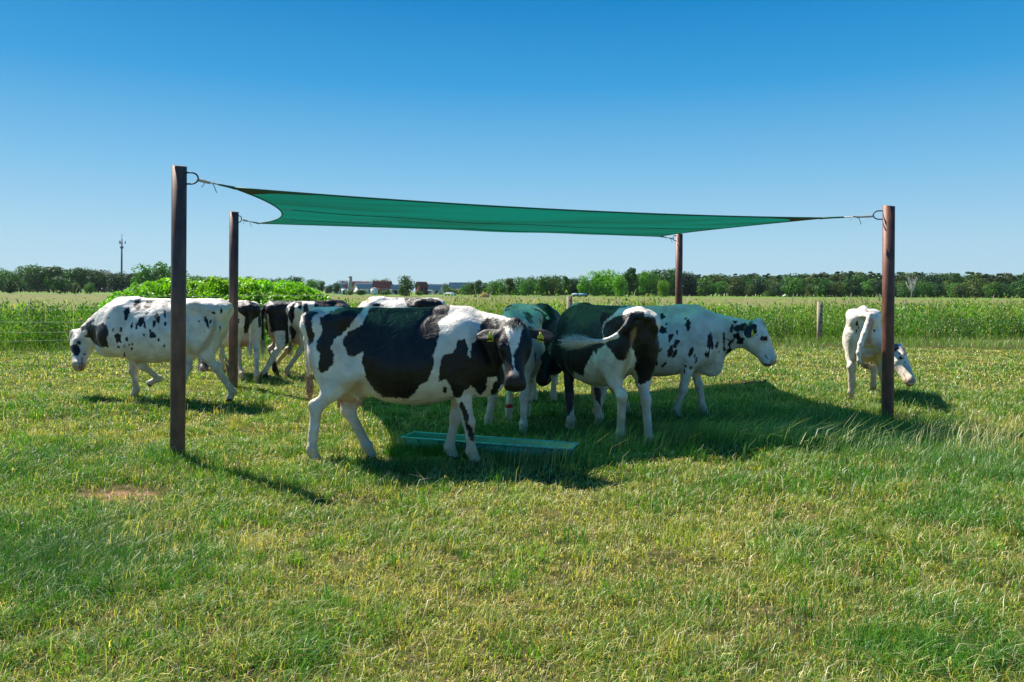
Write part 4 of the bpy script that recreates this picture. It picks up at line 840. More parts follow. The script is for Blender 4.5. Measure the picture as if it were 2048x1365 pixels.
# lushness map: where the grass is long and deep green (1) or grazed and straw coloured (0)
def lush(x, y):
    l = .42 + .7 * (vn1.fbm(x, y, .6, 3) - .5) + 1.25 * (vn3.fbm(x, y, 2.3, 2) - .5)
    def blob(px, py, rx, ry, a):
        c = at(px, py); return a * np.exp(-(((x - c[0]) / rx) ** 2 + ((y - c[1]) / ry) ** 2))
    l = l + blob(160, 1130, .75, .85, .55) + blob(60, 930, 1.6, 1.3, .35) + blob(1920, 960, 1.5, 1.3, .55) + blob(1800, 1330, .9, .35, .35) + blob(1450, 860, 2.6, .8, .45) + blob(950, 870, 1.8, .8, .35) + blob(700, 1320, .7, .3, .2) - blob(1000, 1100, 1.6, 1.0, .12) - blob(700, 870, .8, .8, .2)
    return np.clip(l, 0, 1)
def pal(l, n):                              # blade colour
    lushc = np.array([.040, .165, .012]); mid = np.array([.18, .32, .026]); dry = np.array([.62, .51, .18]); oliv = np.array([.30, .275, .065]); brown = np.array([.32, .17, .065])
    r = G.rand(n); c = np.where((r < .15 + .75 * l)[:, None], lushc + (mid - lushc) * (G.rand(n) ** 1.3 * (1.15 - .6 * l))[:, None], mid + (oliv - mid) * G.rand(n)[:, None])
    r2 = G.rand(n); c = np.where((r2 < .34 - .32 * l)[:, None], dry * (.7 + .5 * G.rand(n))[:, None], c); c = np.where((r2 > .93 + .06 * l)[:, None], brown[None], c)
    c = c * (.50 + 1.0 * G.rand(n))[:, None]; c[G.rand(n) < .035 * (1.3 - l)] = (.85, .78, .50); return c  # sparse whitish blades put bright glints into the colour
def keep(x, y, soft=1):
    u = (x - tcx) * cT + (y - tcy) * sT; v = -(x - tcx) * sT + (y - tcy) * cT; k = ~((np.abs(u) < tl / 2 + .0) & (np.abs(v) < .145))
    d = np.hypot(x - bare[0], (y - bare[1]) * 1.0) + .45 * (vn2(x, y, 3) - .5); k &= ~((d < .20) & (G.rand(len(x)) < .8)) & ~((d < .36) & (G.rand(len(x)) < .6))
    return k
parts = []
for d0, d1, dens, wd, hm in ((1.9, 4.6, 11500, .0036, 1.0), (4.6, 6.5, 8500, .0044, 1.0), (6.5, 9.5, 5000, .0056, 1.0), (9.5, 14, 2300, .0085, 1.0), (14, 23.5, 900, .014, 1.05)):
    x, y = scatter(d0, d1, dens); k = keep(x, y); x, y = x[k], y[k]
    cl_ = vn4(x, y, 9) ; k = G.rand(len(x)) < .12 + 1.35 * cl_; x, y = x[k], y[k]     # clumps and gaps
    n = len(x); l = lush(x, y); hh = (.026 + .070 * l ** 1.3 + .045 * vn4(x, y, 3.1) * vn2(x, y, 6.5)) * (.55 + .9 * G.rand(n)) * hm
    az = 2 * math.pi * G.rand(n) * .9 + 6 * vn2(x, y, 2.2); lean = .35 + .63 * G.rand(n) ** .6
    parts.append(blades(np.stack([x, y, hgt(x, y) - .004], 1), hh, wd * (.6 + .8 * G.rand(n)), az, lean, pal(l, n), twist=G.randn(n) * .7))
V_, q_, t_, c_ = merge(parts); tag(link("grass", npmesh("grass", V_, q_, t_, c_), M_GRASS), "short grazed pasture grass, green with straw coloured blades", "grass", kind='stuff')
print("grass blades", sum(len(p[1]) for p in parts))
# long grass: seed stalks, flattened tufts, dead stems
parts = []
def strokes(x, y, ln, w_, az, lean, col): parts.append(blades(np.stack([x, y, hgt(x, y)], 1), ln, w_, az, lean, col, twist=G.randn(len(x)) * .6))
for d0, d1, dens in ((1.9, 6.5, 95), (6.5, 12, 40), (12, 23, 10)):
    x, y = scatter(d0, d1, dens); k = keep(x, y); x, y = x[k], y[k]; n = len(x); strokes(x, y, .05 + .20 * G.rand(n) ** 1.6, np.full(n, .0046) * (.7 + y * .05), 6.3 * G.rand(n), .55 + .42 * G.rand(n), np.array([.50, .44, .24]) * (.6 + .6 * G.rand(n))[:, None])
def clump(px, py, rx, ry, n, ln, az, azs, lean, col, w_=.005):
    c = at(px, py); x = c[0] + G.randn(n) * rx; y = c[1] + G.randn(n) * ry; k = keep(x, y); x, y = x[k], y[k]; n = len(x)
    strokes(x, y, ln * (.45 + .8 * G.rand(n)), np.full(n, w_) * (.6 + .8 * G.rand(n)), az + G.randn(n) * azs, np.clip(lean + G.randn(n) * .15, .1, .98), np.array(col) * (.65 + .6 * G.rand(n))[:, None])
LG, DG, ST = (.24, .33, .06), (.05, .15, .02), (.44, .40, .17)
clump(1480, 898, .62, .16, 1500, .42, .3, .35, .86, LG); clump(1340, 905, .3, .15, 380, .33, .4, .5, .75, LG); clump(1600, 890, .5, .2, 700, .36, .2, .5, .8, (.12, .24, .035))
clump(1480, 850, 1.2, .35, 2600, .26, .5, 1.2, .6, DG); clump(1250, 880, .5, .3, 700, .26, .5, 1.2, .6, DG); clump(1060, 935, .35, .12, 130, .34, .5, .35, .6, ST, .0042); clump(1130, 905, .25, .12, 160, .30, .2, .8, .6, LG)
clump(1790, 858, .35, .2, 700, .26, .2, 2, .55, (.09, .21, .03)); clump(1930, 930, .9, .7, 3800, .24, .4, 1.4, .6, (.075, .19, .028)); clump(1950, 890, .8, .4, 500, .34, .6, .8, .65, ST, .0042)
clump(360, 935, .22, .14, 420, .13, 0, 2, .5, (.08, .2, .025)); clump(560, 765, 1.6, .8, 1400, .16, 0, 3, .6, (.14, .24, .04)); clump(150, 1130, .4, .4, 2200, .17, .6, 1.5, .65, DG, .0036); clump(60, 940, .8, .5, 1600, .17, .4, 1.5, .65, DG)
clump(470, 962, .25, .08, 420, .13, 0, 3, .5, (.14, .28, .03)); clump(580, 985, .3, .08, 300, .12, 0, 3, .5, (.2, .27, .04)); clump(40, 1150, .3, .3, 1500, .17, .6, 1.5, .65, DG, .0036); clump(330, 1080, .25, .2, 60, .26, 0, 1.2, .8, ST, .004); clump(1900, 1270, .5, .25, 900, .13, 0, 2, .5, DG, .0036); clump(900, 865, 1.0, .25, 1500, .15, 0, 3, .5, DG); clump(900, 912, .75, .05, 1100, .13, 0, 3, .45, (.05, .17, .02)); clump(1060, 928, .4, .06, 500, .15, .3, 2, .5, (.06, .18, .02)); _cx, _cy = scatter(2.2, 12, 5.5); _i = np.repeat(np.arange(len(_cx)), 55); _n = len(_i); _cs = G.rand(len(_cx)); _x = _cx[_i] + G.randn(_n) * (.03 + .04 * _cs[_i]); _y = _cy[_i] + G.randn(_n) * (.03 + .04 * _cs[_i]); _k = keep(_x, _y); _x, _y, _i = _x[_k], _y[_k], _i[_k]; _n = len(_i)
_cc = np.array([[.055, .19, .015], [.14, .30, .025], [.30, .33, .06], [.50, .42, .17], [.08, .22, .02]])[(G.rand(len(_cx)) * 5).astype(int)][_i] * (.6 + .8 * G.rand(_n))[:, None]
strokes(_x, _y, (.06 + .09 * _cs[_i]) * (.5 + .8 * G.rand(_n)), .0034 + .0003 * _y, 6.3 * G.rand(_n), .15 + .75 * G.rand(_n), _cc)
_n = 1500; _u = (G.rand(_n) - .5) * (tl + .3); _v = -.15 - np.abs(G.randn(_n)) * .08; _x = tcx + _u * cT - _v * sT; _y = tcy + _u * sT + _v * cT
strokes(_x, _y, .07 + .10 * G.rand(_n), np.full(_n, .0045), 6.3 * G.rand(_n), .2 + .5 * G.rand(_n), np.array([.06, .18, .02]) * (.6 + .8 * G.rand(_n))[:, None])
clump(780, 945, .35, .15, 420, .17, 0, 3, .5, DG)
clump(1750, 820, 1.6, 1.2, 3000, .20, .3, 1.5, .6, (.13, .23, .035), .006); clump(1650, 690, 6, 1.3, 4500, .30, .3, 2, .5, (.14, .24, .035), .012); clump(150, 700, 6, 1.2, 3000, .30, .3, 2, .5, (.10, .22, .03), .012)
V_, q_, t_, c_ = merge(parts); tag(link("long_grass", npmesh("long_grass", V_, q_, t_, c_), M_GRASS), "longer pale stalks and flattened tufts standing out of the short grass", "grass", kind='stuff')
# tall weeds behind the fence
parts = []
def weedfield(y0, y1, dens, hgt_, wd, leafy_=True):
    A = (y1 - y0); X0 = .80 * y1 + 2; n = int(A * 2 * X0 * dens * .5); x = (G.rand(n) * 2 - 1) * X0; s_ = G.rand(n); y = fy(x) + (y0 - 23.9) + s_ * A
    k = (np.abs(x) < .72 * y + 1); x, y = x[k], y[k]; n = len(x); pt_ = vn3.fbm(x, y, .16, 3); p2 = vn1.fbm(x, y, .5, 2); hh = hgt_ * (.30 + 1.2 * pt_) * (.45 + 1.05 * p2) * (.45 + .65 * G.rand(n))
    pal_ = np.array([[.035, .10, .014], [.07, .17, .02], [.10, .22, .022], [.15, .27, .035], [.25, .28, .06]]); ci = np.clip(((pt_ * 1.3 + p2 * 1.1 - .7 + G.randn(n) * .22) * 4), 0, 4).astype(int); c = pal_[ci] * (.75 + .5 * G.rand(n))[:, None]
    c = c * (.45 + 1.1 * vn4(x, y, 1.3))[:, None]; dry = G.rand(n) < .06; c[dry] = np.array([.40, .34, .16]); az = 6.3 * G.rand(n)
    if not leafy_: return x, y, hh, c
    P_ = np.stack([x, y, np.zeros(n)], 1); parts.append(blades(P_, hh, wd * (.5 + G.rand(n)), az, .15 + .5 * G.rand(n), c, twist=G.randn(n)))
    m = n * 6; i = G.randint(0, n, m); z = hh[i] * (.25 + .7 * G.rand(m)); Pm = np.stack([x[i] + G.randn(m) * .05, y[i] + G.randn(m) * .05, z], 1)
    parts.append(blades(Pm, wd * (5 + 5 * G.rand(m)), wd * (1.6 + 1.6 * G.rand(m)), 6.3 * G.rand(m), .5 + .48 * G.rand(m), c[i] * (.8 + .4 * G.rand(m))[:, None], twist=G.randn(m)))
weedfield(24.3, 27.0, 150, 1.10, .011); weedfield(27.0, 34, 60, 1.22, .014); weedfield(34, 50, 15, 1.1, .024)
# tall stalks with seed heads poking out
n = 60; x = np.round((G.rand(n) * 2 - 1) * 7) * 2.9 + G.randn(n) * .5; y = fy(x) + .6 + 7 * G.rand(n); parts.append(blades(np.stack([x, y, np.zeros(n)], 1), 1.25 + .5 * G.rand(n), np.full(n, .018), 6.3 * G.rand(n), .1 + .25 * G.rand(n), np.tile([.42, .36, .22], (n, 1))))
x = x + .04; parts.append(blades(np.stack([x, y, 1.0 + .4 * G.rand(n)], 1), .30 + .1 * G.rand(n), np.full(n, .05), .3 + G.rand(n), .2 + .3 * G.rand(n), np.tile([.45, .37, .26], (n, 1))))
V_, q_, t_, c_ = merge(parts); tag(link("tall_weeds", npmesh("tall_weeds", V_, q_, t_, c_), M_WEED), "tall green nettles and weeds growing beyond the wire fence", "weeds", kind='stuff')
# leaf clouds
def leafquads(P, nv, size, col, rs, asp=1.0):
    n = len(P); t = np.cross(nv, rs.randn(n, 3)); t /= np.linalg.norm(t, axis=1)[:, None] + 1e-9; b = np.cross(nv, t); s_ = size[:, None] * .5
    V = np.empty((n, 4, 3), np.float32); V[:, 0] = P - t * s_; V[:, 1] = P - b * s_ * .6 * asp; V[:, 2] = P + t * s_; V[:, 3] = P + b * s_ * .6 * asp
    q = np.arange(n)[:, None] * 4 + np.arange(4); return V.reshape(-1, 3), q, np.repeat(col, 4, 0).astype(np.float32)
# bright thicket at left
rs = np.random.RandomState(8); n = 110000; cx = []; hx0, hx1 = pt(196, 600, 27)[0], pt(680, 600, 27)[0]
x = hx0 + (hx1 - hx0) * rs.rand(n); y = 26.6 + .262 * (x + 10) - 3.0 + rs.rand(n) * 3.4
x0_ = x.copy(); x = x * (y / 27)
prof = np.interp(x0_, [hx0, hx0 + .7, hx0 + 2, hx1 - 1.3, hx1 - .4, hx1], [.9, 1.45, 1.82, 1.85, 1.25, .8]) + .32 * (vn1.fbm(x, y, 1.1, 3) - .5) + .35 * (vn3(x, y, 3.2) - .5)
depth = np.minimum((y - (26.6 + .262 * (x + 10) - 3.0)), 1.0); prof = prof * (.72 + .28 * depth)
z = prof * (1 - np.abs(rs.randn(n)) * .42); k = z > .05; x, y, z, prof = x[k], y[k], z[k], prof[k]; n = len(x)
nv = rs.randn(n, 3) + np.array([-.3, -.2, 1.0]); nv /= np.linalg.norm(nv, axis=1)[:, None]
c = np.array([.17, .38, .02]) * (.55 + .75 * rs.rand(n))[:, None] * (1 + .9 * (vn2(x, y, 1.3) - .4))[:, None]; c[:, 0] *= 1 + .8 * (vn3(x, z, .8) - .3)
_keep = x
V_, q_, c_ = leafquads(np.stack([x, y, z], 1), nv, .07 + .08 * rs.rand(n), np.maximum(c, .01), rs)
n2 = 900; xs = hx0 + .3 + (hx1 - hx0 - .6) * rs.rand(n2); ys = 26.6 + .262 * (xs + 10) - 2.2 + rs.rand(n2) * 2; zt_ = np.interp(xs, [hx0, hx0 + .7, hx0 + 2, hx1 - 1.3, hx1 - .4, hx1], [.9, 1.45, 1.82, 1.85, 1.25, .8])
xs = xs * ys / 27; bv = blades(np.stack([xs, ys, zt_ - .35], 1), .28 + .25 * rs.rand(n2), np.full(n2, .05), 6.3 * rs.rand(n2), .2 + .5 * rs.rand(n2), np.tile([.16, .36, .02], (n2, 1)))
th = npmesh("thicket", np.concatenate([V_, bv[0]]), np.concatenate([q_, bv[1] + len(V_)]), bv[2] + len(V_), np.concatenate([c_, bv[3]]))
tag(link("thicket", th, M_WEED), "bright light green leafy thicket behind the cows at left", "thicket", kind='stuff')
# trees
def crown_mesh(name, seed, H_, Wd, kind, n=1500):
    rs = np.random.RandomState(seed); P = []; NV = []; C_ = []; nb = 19 if kind != 'pine' else 7
    base = .02 if kind != 'tall' else .10
    for b in range(nb):
        t_ = rs.rand(); 
        if kind == 'pine': zc = H_ * (.62 + .34 * rs.rand()); rr = Wd * .5 * (1.05 - (zc / H_ - .6) * 1.3) * .5; c = np.array([rs.randn() * Wd * .16, rs.randn() * Wd * .16, zc]); R_ = np.array([rr, rr, rr * .55])
        else:
            zc = H_ * (base + .12 + (.82 - base - .10) * t_); env = math.sin(math.pi * min(max((zc / H_ - base) / (1.02 - base), .05), .95)) ** .6; a = rs.rand() * 6.28; q = rs.rand() ** .5 * .58 * env
            c = np.array([math.cos(a) * q * Wd * .5, math.sin(a) * q * Wd * .5, zc]); rr = Wd * (.20 + .12 * rs.rand()); R_ = np.array([rr, rr, rr * .85])
        m = n // nb; d = rs.randn(m, 3); d /= np.linalg.norm(d, axis=1)[:, None]; r = (.72 + .36 * rs.rand(m))[:, None]; p = c + d * R_ * r; P.append(p); nn = d + rs.randn(m, 3) * .45; NV.append(nn / np.linalg.norm(nn, axis=1)[:, None])
        C_.append(np.full((m, 1), .8 + .4 * rs.rand()) * (.75 + .5 * rs.rand(m, 1)))
    P = np.concatenate(P); k = P[:, 2] > H_ * .03; P = P[k]; NV = np.concatenate(NV)[k]; C_ = np.concatenate(C_)[k]; P[:, 2] *= H_ / P[:, 2].max()
    V, q, c = leafquads(P, NV, (.62 + .55 * rs.rand(len(P))) * (H_ / 14) ** .5, C_ * np.ones(3), rs, 1.4); return npmesh(name, V, q, None, c)
def trunk_mesh(name, H_, seed, lo=.5):
    rs = random.Random(seed); m = MB(); r = H_ * .022; m.tube([(0, 0, -.3), (rs.uniform(-.1, .1), 0, H_ * .3), (rs.uniform(-.3, .3), rs.uniform(-.2, .2), H_ * .75)], [r * 1.3, r, r * .3], 7)
    for k in range(5):
        a = rs.random() * 6.28; z = H_ * (.25 + .09 * k); m.tube([(0, 0, z), (math.cos(a) * H_ * .10, math.sin(a) * H_ * .10, z + H_ * .10), (math.cos(a) * H_ * .2, math.sin(a) * H_ * .2, z + H_ * .2)], [r * .5, r * .3, r * .1], 5)
    return m.mesh(name, True)
VAR = []
for i in range(6): VAR.append((crown_mesh("crown", 60 + i, 14.0, 11 + 2.5 * (i % 3), 'round', 2100), trunk_mesh("trunk", 14.0, i)))
for i in range(3): VAR.append((crown_mesh("crown", 80 + i, 16.0, 9, 'tall', 1800), trunk_mesh("trunk", 16.0, 10 + i)))
for i in range(3): VAR.append((crown_mesh("crown", 90 + i, 17.0, 6.0, 'pine', 900), trunk_mesh("trunk", 17.0, 20 + i)))
for c_m, t_m in VAR: c_m.materials.append(M_LEAF); t_m.materials.append(M_BARK)
def tree(px, d, ptop, col, var, label, group, wide=1.0, name="tree"):
    b = pt(px, 585, d); hor = 585 + .006 * (px - 1024); Ht = CH + (hor - ptop) / (F * 2048) * d; H0 = 14.0 if var < 6 else (16.0 if var < 9 else 17.0); s_ = Ht / H0
    o = empty(name, (b[0], d, 0), random.Random(px).random() * 6.28); o.scale = (s_ * wide, s_ * wide, s_); tag(o, label, "tree", group)
    cm, tm = VAR[var]; c = link("crown", cm, None, o); c.color = (*col, 1); link("trunk", tm, None, o); return o
rt = random.Random(3)
DKG, MDG, BRG, OLV, BLG = (.036, .105, .020), (.065, .18, .020), (.14, .34, .020), (.075, .115, .028), (.026, .070, .030)
def jc(c): k = rt.uniform(.8, 1.25); return tuple(v * k * rt.uniform(.92, 1.08) for v in c)
# left wood
GL = "trees of the dark wood at far left"
for i, px in enumerate(range(-60, 330, 17)):
    top = np.interp(px, [-60, 0, 30, 60, 140, 200, 250, 262, 300, 330], [538, 536, 548, 530, 534, 540, 545, 545, 545, 545]) + rt.uniform(-3, 3)
    tree(px + rt.uniform(-4, 4), 420 + rt.uniform(-25, 60), float(top), jc(rt.choice([DKG, BLG, DKG, MDG])), rt.randrange(0, 9), "dark tree in the wood at far left beyond the fence wires", GL, 1.15)
for px, top, c, w in ((285, 527, MDG, .95), (322, 523, MDG, 1.0), (352, 530, MDG, .9)): tree(px, 330, top, jc(c), rt.randrange(0, 6), "rounded taller tree between the mast and the tall front post" if px != 352 else "rounded tree hidden behind the tall front post", "rounded trees right of the mast" if px != 352 else None, w)
for px, top, c, lab in ((22, 556, DKG, "small round bush before the dark wood at far left"), (120, 552, DKG, "broad low tree in front of the dark wood, second from left"), (152, 565, OLV, "brownish low bush in front of the dark wood"), (180, 566, MDG, "small green bush at the right end of the dark wood")): tree(px, 300, top, jc(c), rt.randrange(0, 6), lab, None, 1.2)
GM = "low trees on the horizon between the posts"
tops = [(372, 556), (392, 551), (408, 553), (425, 552), (440, 556), (452, 553), (484, 556), (497, 552), (512, 556), (528, 555), (548, 556), (565, 556), (588, 552), (600, 553), (622, 558), (642, 560), (660, 568), (674, 565)]
for px, tp in tops: tree(px, 470 + rt.uniform(-40, 60), tp + rt.uniform(-1, 1), jc(rt.choice([DKG, MDG, BLG])), rt.randrange(0, 6), "small dark tree on the horizon between the two left posts", GM, 1.1)
GF = "trees around the farm buildings"
for px, tp, c, w in ((688, 560, (.045, .03, .035), 1.0), (712, 561, DKG, .9), (735, 562, DKG, .8), (751, 558, DKG, .9), (768, 557, MDG, 1.1), (781, 566, DKG, .9), (728, 566, DKG, .9), (797, 568, MDG, .9), (860, 567, MDG, .9), (868, 568, DKG, .9), (890, 566, DKG, .9), (902, 567, DKG, .9), (915, 572, MDG, .9), (655, 572, DKG, 1)):
    tree(px, 520, tp, jc(c), rt.randrange(0, 6), "tree beside the red and grey roofs of the distant farm" if c != (.045, .03, .035) else "dark purple-leaved tree behind the pale silo tower", GF if c[0] != .045 else None, w)
tree(813, 262, 550, (.045, .105, .022), 2, "large lone dark green tree in the field right of the farm", None, .82)
for px, tp, w in ((700, 580, 2.2), (720, 579, 2.6), (772, 580, 2.6), (838, 582, 2.0)): tree(px, 330, tp, (.06, .13, .025), 1, "low clipped hedge bush before the distant farm", "hedge bushes before the farm", w, "bush")
GC = "trees of the line right of the farm"
for px, tp, c, w in ((930, 568, MDG, 1), (942, 563, OLV, 1), (957, 560, DKG, 1), (972, 564, OLV, 1.1), (988, 561, MDG, 1), (1002, 557, MDG, 1.05), (1020, 556, OLV, 1), (1037, 553, MDG, 1), (1052, 556, MDG, 1), (1068, 552, MDG, 1.05), (1085, 550, MDG, 1), (1100, 552, OLV, 1), (1116, 549, MDG, 1.0), (1132, 552, MDG, 1)):
    tree(px, 360 + rt.uniform(-20, 30), tp, jc(c), rt.randrange(0, 9), "medium green tree in the row right of the farm, left of the wooden fence post", GC, w)
for px, tp, c, w, lab in ((1166, 550, BRG, .8, "bright green tree just right of the wooden fence post, left end of the tall row"), (1188, 541, BRG, .9, "bright green tree with pointed top in the tall row"), (1213, 538, BRG, 1.1, "broad bright green tree, the widest of the tall row"), (1240, 548, BRG, .8, "smaller bright tree in the tall row beside the broad bright one"), (1258, 536, DKG, 1.1, "dark rounded tree between the broad bright tree and the slim bright tree"), (1286, 543, BRG, .75, "slim bright green tree left of the small yellow-green tree"), (1326, 559, (.16, .30, .02), .8, "small yellow-green tree with a thin trunk, left of the farthest steel post")):
    tree(px, 335 if lab[:5] != "small" else 300, tp, c, 6 if 'slim' in lab else 0 if px < 1200 else (2 if px < 1230 else 4), lab, None, w)
GT = "dark tall trees behind the farthest steel post"
for px, tp in ((1205, 552), (1230, 550), (1275, 546), (1296, 541), (1312, 538), (1330, 537), (1346, 537), (1362, 541), (1376, 543), (1145, 555), (1155, 556)): tree(px, 400 + rt.uniform(-15, 40), tp, jc(rt.choice([DKG, BLG, MDG])), rt.randrange(0, 6), "dark tall tree of the group around the farthest steel post", GT, 1.1)
tree(1398, 557, 0, MDG, 3, "", None) if False else None
GR = "broadleaf trees along the front of the right wood"
for i, px in enumerate(range(1385, 2100, 15)):
    top = 562 + rt.uniform(-9, 8); tree(px + rt.uniform(-5, 5), 430 + rt.uniform(-25, 25), top, jc(rt.choice([DKG, DKG, MDG, MDG, OLV, BLG])), rt.randrange(0, 6), "leafy tree in the front of the long wood at right", GR, 1.25)
GP = "taller trees showing over the right wood"
for i, px in enumerate(range(1380, 2110, 9)):
    top = np.interp(px, [1380, 1450, 1600, 1720, 1800, 1900, 2100], [552, 549, 548, 544, 547, 546, 549]) + rt.uniform(-2.5, 4); tree(px + rt.uniform(-3, 3), 500 + rt.uniform(-25, 60), float(top), jc(rt.choice([DKG, OLV, OLV, BLG])), rt.choice([6, 7, 8, 9, 10, 11, 3, 4]), "tall tree in the back rows of the long wood at right", GP, 1.3)
# bare pale tree
o = empty("bare_tree", tuple(pt(1823, 585, 385) * np.array([1, 1, 0]))); tag(o, "bare whitish leafless tree in front of the right wood", "tree"); bt = MB(); rb_ = random.Random(4)
M_PALE = plain("bleached_bark", (.50, .47, .44), .9); tk = MB(); tk.tube([(0, 0, 0), (.1, 0, 4), (.2, 0, 8)], [.28, .2, .12], 6); tk.build("trunk", M_PALE, o)
for k in range(46):
    a = rb_.random() * 6.28; z = 2 + rb_.random() * 5; l_ = 1.6 + 1.8 * rb_.random(); bt.tube([(0, 0, z), (math.cos(a) * l_ * .5, math.sin(a) * l_ * .5, z + l_ * .7), (math.cos(a) * l_ * .8, math.sin(a) * l_ * .8, z + l_ * 1.5)], [.10, .07, .03], 4)
bt.build("branches", M_PALE, o)
# telecom mast
M_MAST = plain("mast_steel", (.16, .17, .19), .6); mp_ = pt(243, 585, 470); hz = 585 + .006 * (243 - 1024); mh = CH + (hz - 478) / (F * 2048) * 470
o = empty("telecom_mast", (mp_[0], 470, 0)); tag(o, "tall slim telecom mast rising above the dark wood at left", "mast"); m = MB(); m.tube([(0, 0, -1), (0, 0, mh * .6), (0, 0, mh)], [.62, .5, .35], 10); m.build("pole", M_MAST, o, True)
for k in range(3): a = k * 2.1 + .3; m = MB(); m.tube([(0, 0, mh - 2.5), (math.cos(a) * 1.9, math.sin(a) * 1.9, mh - 2.5)], .12, 6); m.box((math.cos(a) * 1.95, math.sin(a) * 1.95, mh - 2.1), (.32, .32, 1.9)); m.build("antenna", M_MAST, o)
m = MB(); m.tube([(0, 0, mh), (0, 0, mh + 3.0)], .12, 6); m.build("spike", M_MAST, o); m = MB(); m.tube([(0, 0, mh * .82), (0, 0, mh * .86)], [.95, .95], 10); m.build("platform", M_MAST, o)
# farm
M_WHT = plain("white_render", (.80, .79, .74), .9, 0, .12, .6); M_BRK = plain("red_brick", (.20, .07, .045), .9, 0, .2, 2); M_RTL = plain("red_roof_tiles", (.50, .085, .06), .85, 0, .2, 1.2); M_GRF = plain("grey_roof", (.42, .42, .42), .8, 0, .2, 1.0); M_GLS = plain("dark_window", (.03, .035, .04), .2)
M_CONC = plain("pale_concrete", (.42, .41, .39), .9, 0, .15, .8)
def house(px, d, w, dp, h_, rh, wall, roof, label, nwin=3, rot=0.0, gable=False):
    b = pt(px, 585, d); o = empty("farm_building", (b[0], d, 0), rot); tag(o, label, "building"); m = MB(); m.box((0, 0, h_ / 2 - .2), (w, dp, h_ + .4))
    m.add([(-w / 2, -dp / 2, h_), (-w / 2, dp / 2, h_), (-w / 2, 0, h_ + rh), (w / 2, -dp / 2, h_), (w / 2, dp / 2, h_), (w / 2, 0, h_ + rh)], [], [(0, 2, 1), (3, 4, 5)]); m.build("wall", wall, o)
    e = .5; r_ = MB(); t = .25; sl = rh / (dp / 2)
    for sg in (-1, 1):
        y0 = sg * (dp / 2 + e); z0_ = h_ - e * sl; r_.add([(-w / 2 - e, y0, z0_), (w / 2 + e, y0, z0_), (w / 2 + e, 0, h_ + rh), (-w / 2 - e, 0, h_ + rh), (-w / 2 - e, y0, z0_ + t), (w / 2 + e, y0, z0_ + t), (w / 2 + e, 0, h_ + rh + t), (-w / 2 - e, 0, h_ + rh + t)], [(0, 1, 2, 3), (4, 5, 6, 7), (0, 1, 5, 4), (0, 3, 7, 4), (1, 2, 6, 5)])
    r_.build("roof", roof, o)
    for k in range(nwin): x_ = -w / 2 + (k + .5) * w / nwin; q = MB(); q.box((x_, -dp / 2 - .03, h_ * .55), (1.3, .1, 1.3)); q.build("window", M_GLS, o)
    q = MB(); q.box((w * .42, -dp / 2 - .03, 1.1), (1.4, .12, 2.2)); q.build("door", M_GLS, o)
house(686, 470, 10, 9, 3.2, 3.0, M_WHT, M_GRF, "long low building with grey roof left of the silo tower")
house(716, 470, 12, 9, 3.8, 3.4, M_BRK, M_RTL, "farmhouse with bright red roof right of the silo tower")
house(735, 460, 14, 9, 3.2, 3.2, M_WHT, M_GRF, "white barn with pale grey gabled roof behind the round tank", rot=.5)
house(765, 430, 9, 8, 3.6, 3.4, M_BRK, M_RTL, "small house with orange-red roof left of the lone tree")
house(782, 430, 8, 8, 3.0, 2.2, M_WHT, M_GRF, "low grey-roofed shed between the small red roof and the lone tree", 2)
house(843, 430, 5, 5, 4.8, 2.0, M_BRK, M_BRK, "dark red brick house right of the lone tree", 2, rot=.6)
house(863, 480, 12, 8, 3.0, 3.0, M_WHT, M_GRF, "white house with grey roof right of the brick house", rot=-.2)
house(918, 520, 12, 8, 4, 3.6, M_WHT, M_GRF, "pale house with grey roof farther right on the horizon")
sb = pt(700, 585, 385); o = empty("silo_tower", (sb[0], 385, 0)); tag(o, "pale cylindrical silo tower standing over the farm roofs", "silo"); m = MB(); m.tube([(0, 0, 0), (0, 0, 8.4)], 1.0, 16); m.build("shell", M_CONC, o, True); m = MB(); m.tube([(0, 0, 8.4), (0, 0, 8.9), (0, 0, 9.1)], [1.1, .8, .1], 16); m.build("cap", M_GRF, o); m = MB(); m.box((-2.6, 0, 1.4), (2.6, 3, 2.8)); m.build("annex", M_WHT, o); m = MB(); m.box((-2.6, -1.53, 1.0), (.9, .08, 2.0)); m.build("door", M_GLS, o)
sb = pt(748.5, 585, 375); o = empty("round_tank", (sb[0], 375, 0)); tag(o, "squat white round tank standing before the grey-roofed barn", "tank"); m = MB(); m.tube([(0, 0, 0), (0, 0, 2.9)], 1.7, 20); m.build("shell", M_WHT, o, True); m = MB(); m.tube([(0, 0, 2.9), (0, 0, 3.2), (0, 0, 3.4)], [1.75, 1.2, .1], 20); m.build("lid", M_CONC, o)
# heap of earth, tarpaulins, parked trailers
M_HEAP = plain("orange_heap", (.42, .21, .10), .95, 0, .3, 1.5, .8, 3)
def heap(px, d, w, h_, label):
    b = pt(px, 585, d); vs = []; qs = []; nu, nv_ = 24, 8
    for i in range(nv_ + 1):
        for j in range(nu): a = 2 * math.pi * j / nu; r = math.cos(i / nv_ * math.pi / 2) ** .8; k = 1 + .18 * math.sin(a * 5 + i) + .1 * math.sin(a * 11); vs.append((math.cos(a) * r * w / 2 * k, math.sin(a) * r * w / 3 * k, h_ * math.sin(i / nv_ * math.pi / 2) * (1 + .1 * math.sin(a * 3 + 1)) - .2))
    for i in range(nv_):
        for j in range(nu): qs.append((i * nu + j, i * nu + (j + 1) % nu, (i + 1) * nu + (j + 1) % nu, (i + 1) * nu + j))
    o = link("earth_heap", npmesh("earth_heap", np.array(vs), qs, smooth=True), M_HEAP); o.location = (b[0], d, 0); tag(o, label, "heap")
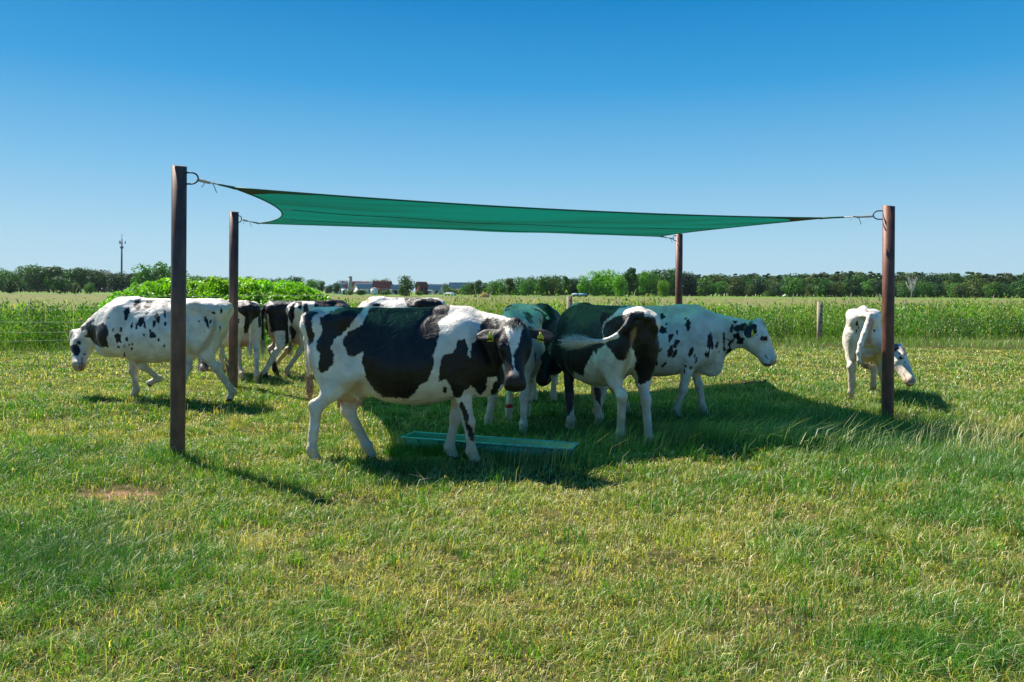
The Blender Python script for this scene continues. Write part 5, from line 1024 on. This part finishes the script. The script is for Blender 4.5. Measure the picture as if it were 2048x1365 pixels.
for px in range(905, 1400, 13): tree(px + rt.uniform(-4, 4), 470, 577 + rt.uniform(-4, 3), jc(rt.choice([DKG, BLG, MDG])), rt.randrange(0, 6), "low dark bush of the undergrowth beneath the distant tree row", "bushes under the distant tree row", 2.2, "bush")
heap(970, 250, 3.4, 1.5, "orange-brown heap lying in the field right of the farm"); heap(950, 252, 1.2, .9, "small brown heap left of the larger orange heap")
M_TARP = plain("pale_tarp", (.45, .62, .62), .5); M_TLB = plain("blue_tarp", (.10, .38, .55), .5)
for px, w, mt, lab in ((1152, 3.0, M_TARP, "pale covered farm trailer just right of the wooden fence post"), (1166, 3.4, M_TLB, "low blue covered trailer farther right than the pale one")):
    b = pt(px, 585, 300); o = empty("farm_trailer", (b[0], 300, 0)); tag(o, lab, "trailer"); m = MB(); m.box((0, 0, .5), (w, 2.0, .5)); m.build("bed", M_MAST, o); m = MB(); m.tube([(-w / 2, 0, .8), (0, 0, .85), (w / 2, 0, .8)], [.42, .55, .42], 10); m.build("tarpaulin", mt, o, True)
    for sx_ in (-.3, .3): m = MB(); m.tube([(w * sx_, -1.2, .4), (w * sx_, -1.0, .4)], .42, 12); m.build("wheel", M_KNOT, o)
for px, d in ((898, 330), (904, 330), (1575, 420), (1656, 420)):
    b = pt(px, 585, d); o = empty("parked_car", (b[0], d, 0), .1); tag(o, "tiny white car parked near the farm" if px < 1000 else "tiny white car before the right wood", "car", "white cars near the farm" if px < 1000 else "white cars before the wood")
    m = MB(); m.box((0, 0, .65), (4.3, 1.8, .7), taper=.95); m.box((-.2, 0, 1.2), (2.4, 1.6, .5), taper=.8); m.build("car_body", M_WHT, o)
    for x_ in (-1.3, 1.3):
        for y_ in (-.9, .9): m = MB(); m.tube([(x_, y_ - .08, .34), (x_, y_ + .08, .34)], .34, 10); m.build("wheel", M_KNOT, o)

# air
hz_ = MB(); hz_.box((0, 480, 20), (1500, 1100, 47)); hm, ht, ho = mat("air")
pv = N(ht, "VolumePrincipled"); pv.inputs['Color'].default_value = (.78, .88, 1, 1); pv.inputs['Density'].default_value = .00004; pv.inputs['Anisotropy'].default_value = .3; ht.links.new(pv.outputs[0], ho.inputs['Volume'])
tag(hz_.build("haze", hm), "thin bluish air between the pasture and the distant woods", "haze", kind='stuff')

print("script time %.1f" % (time.time() - T0))
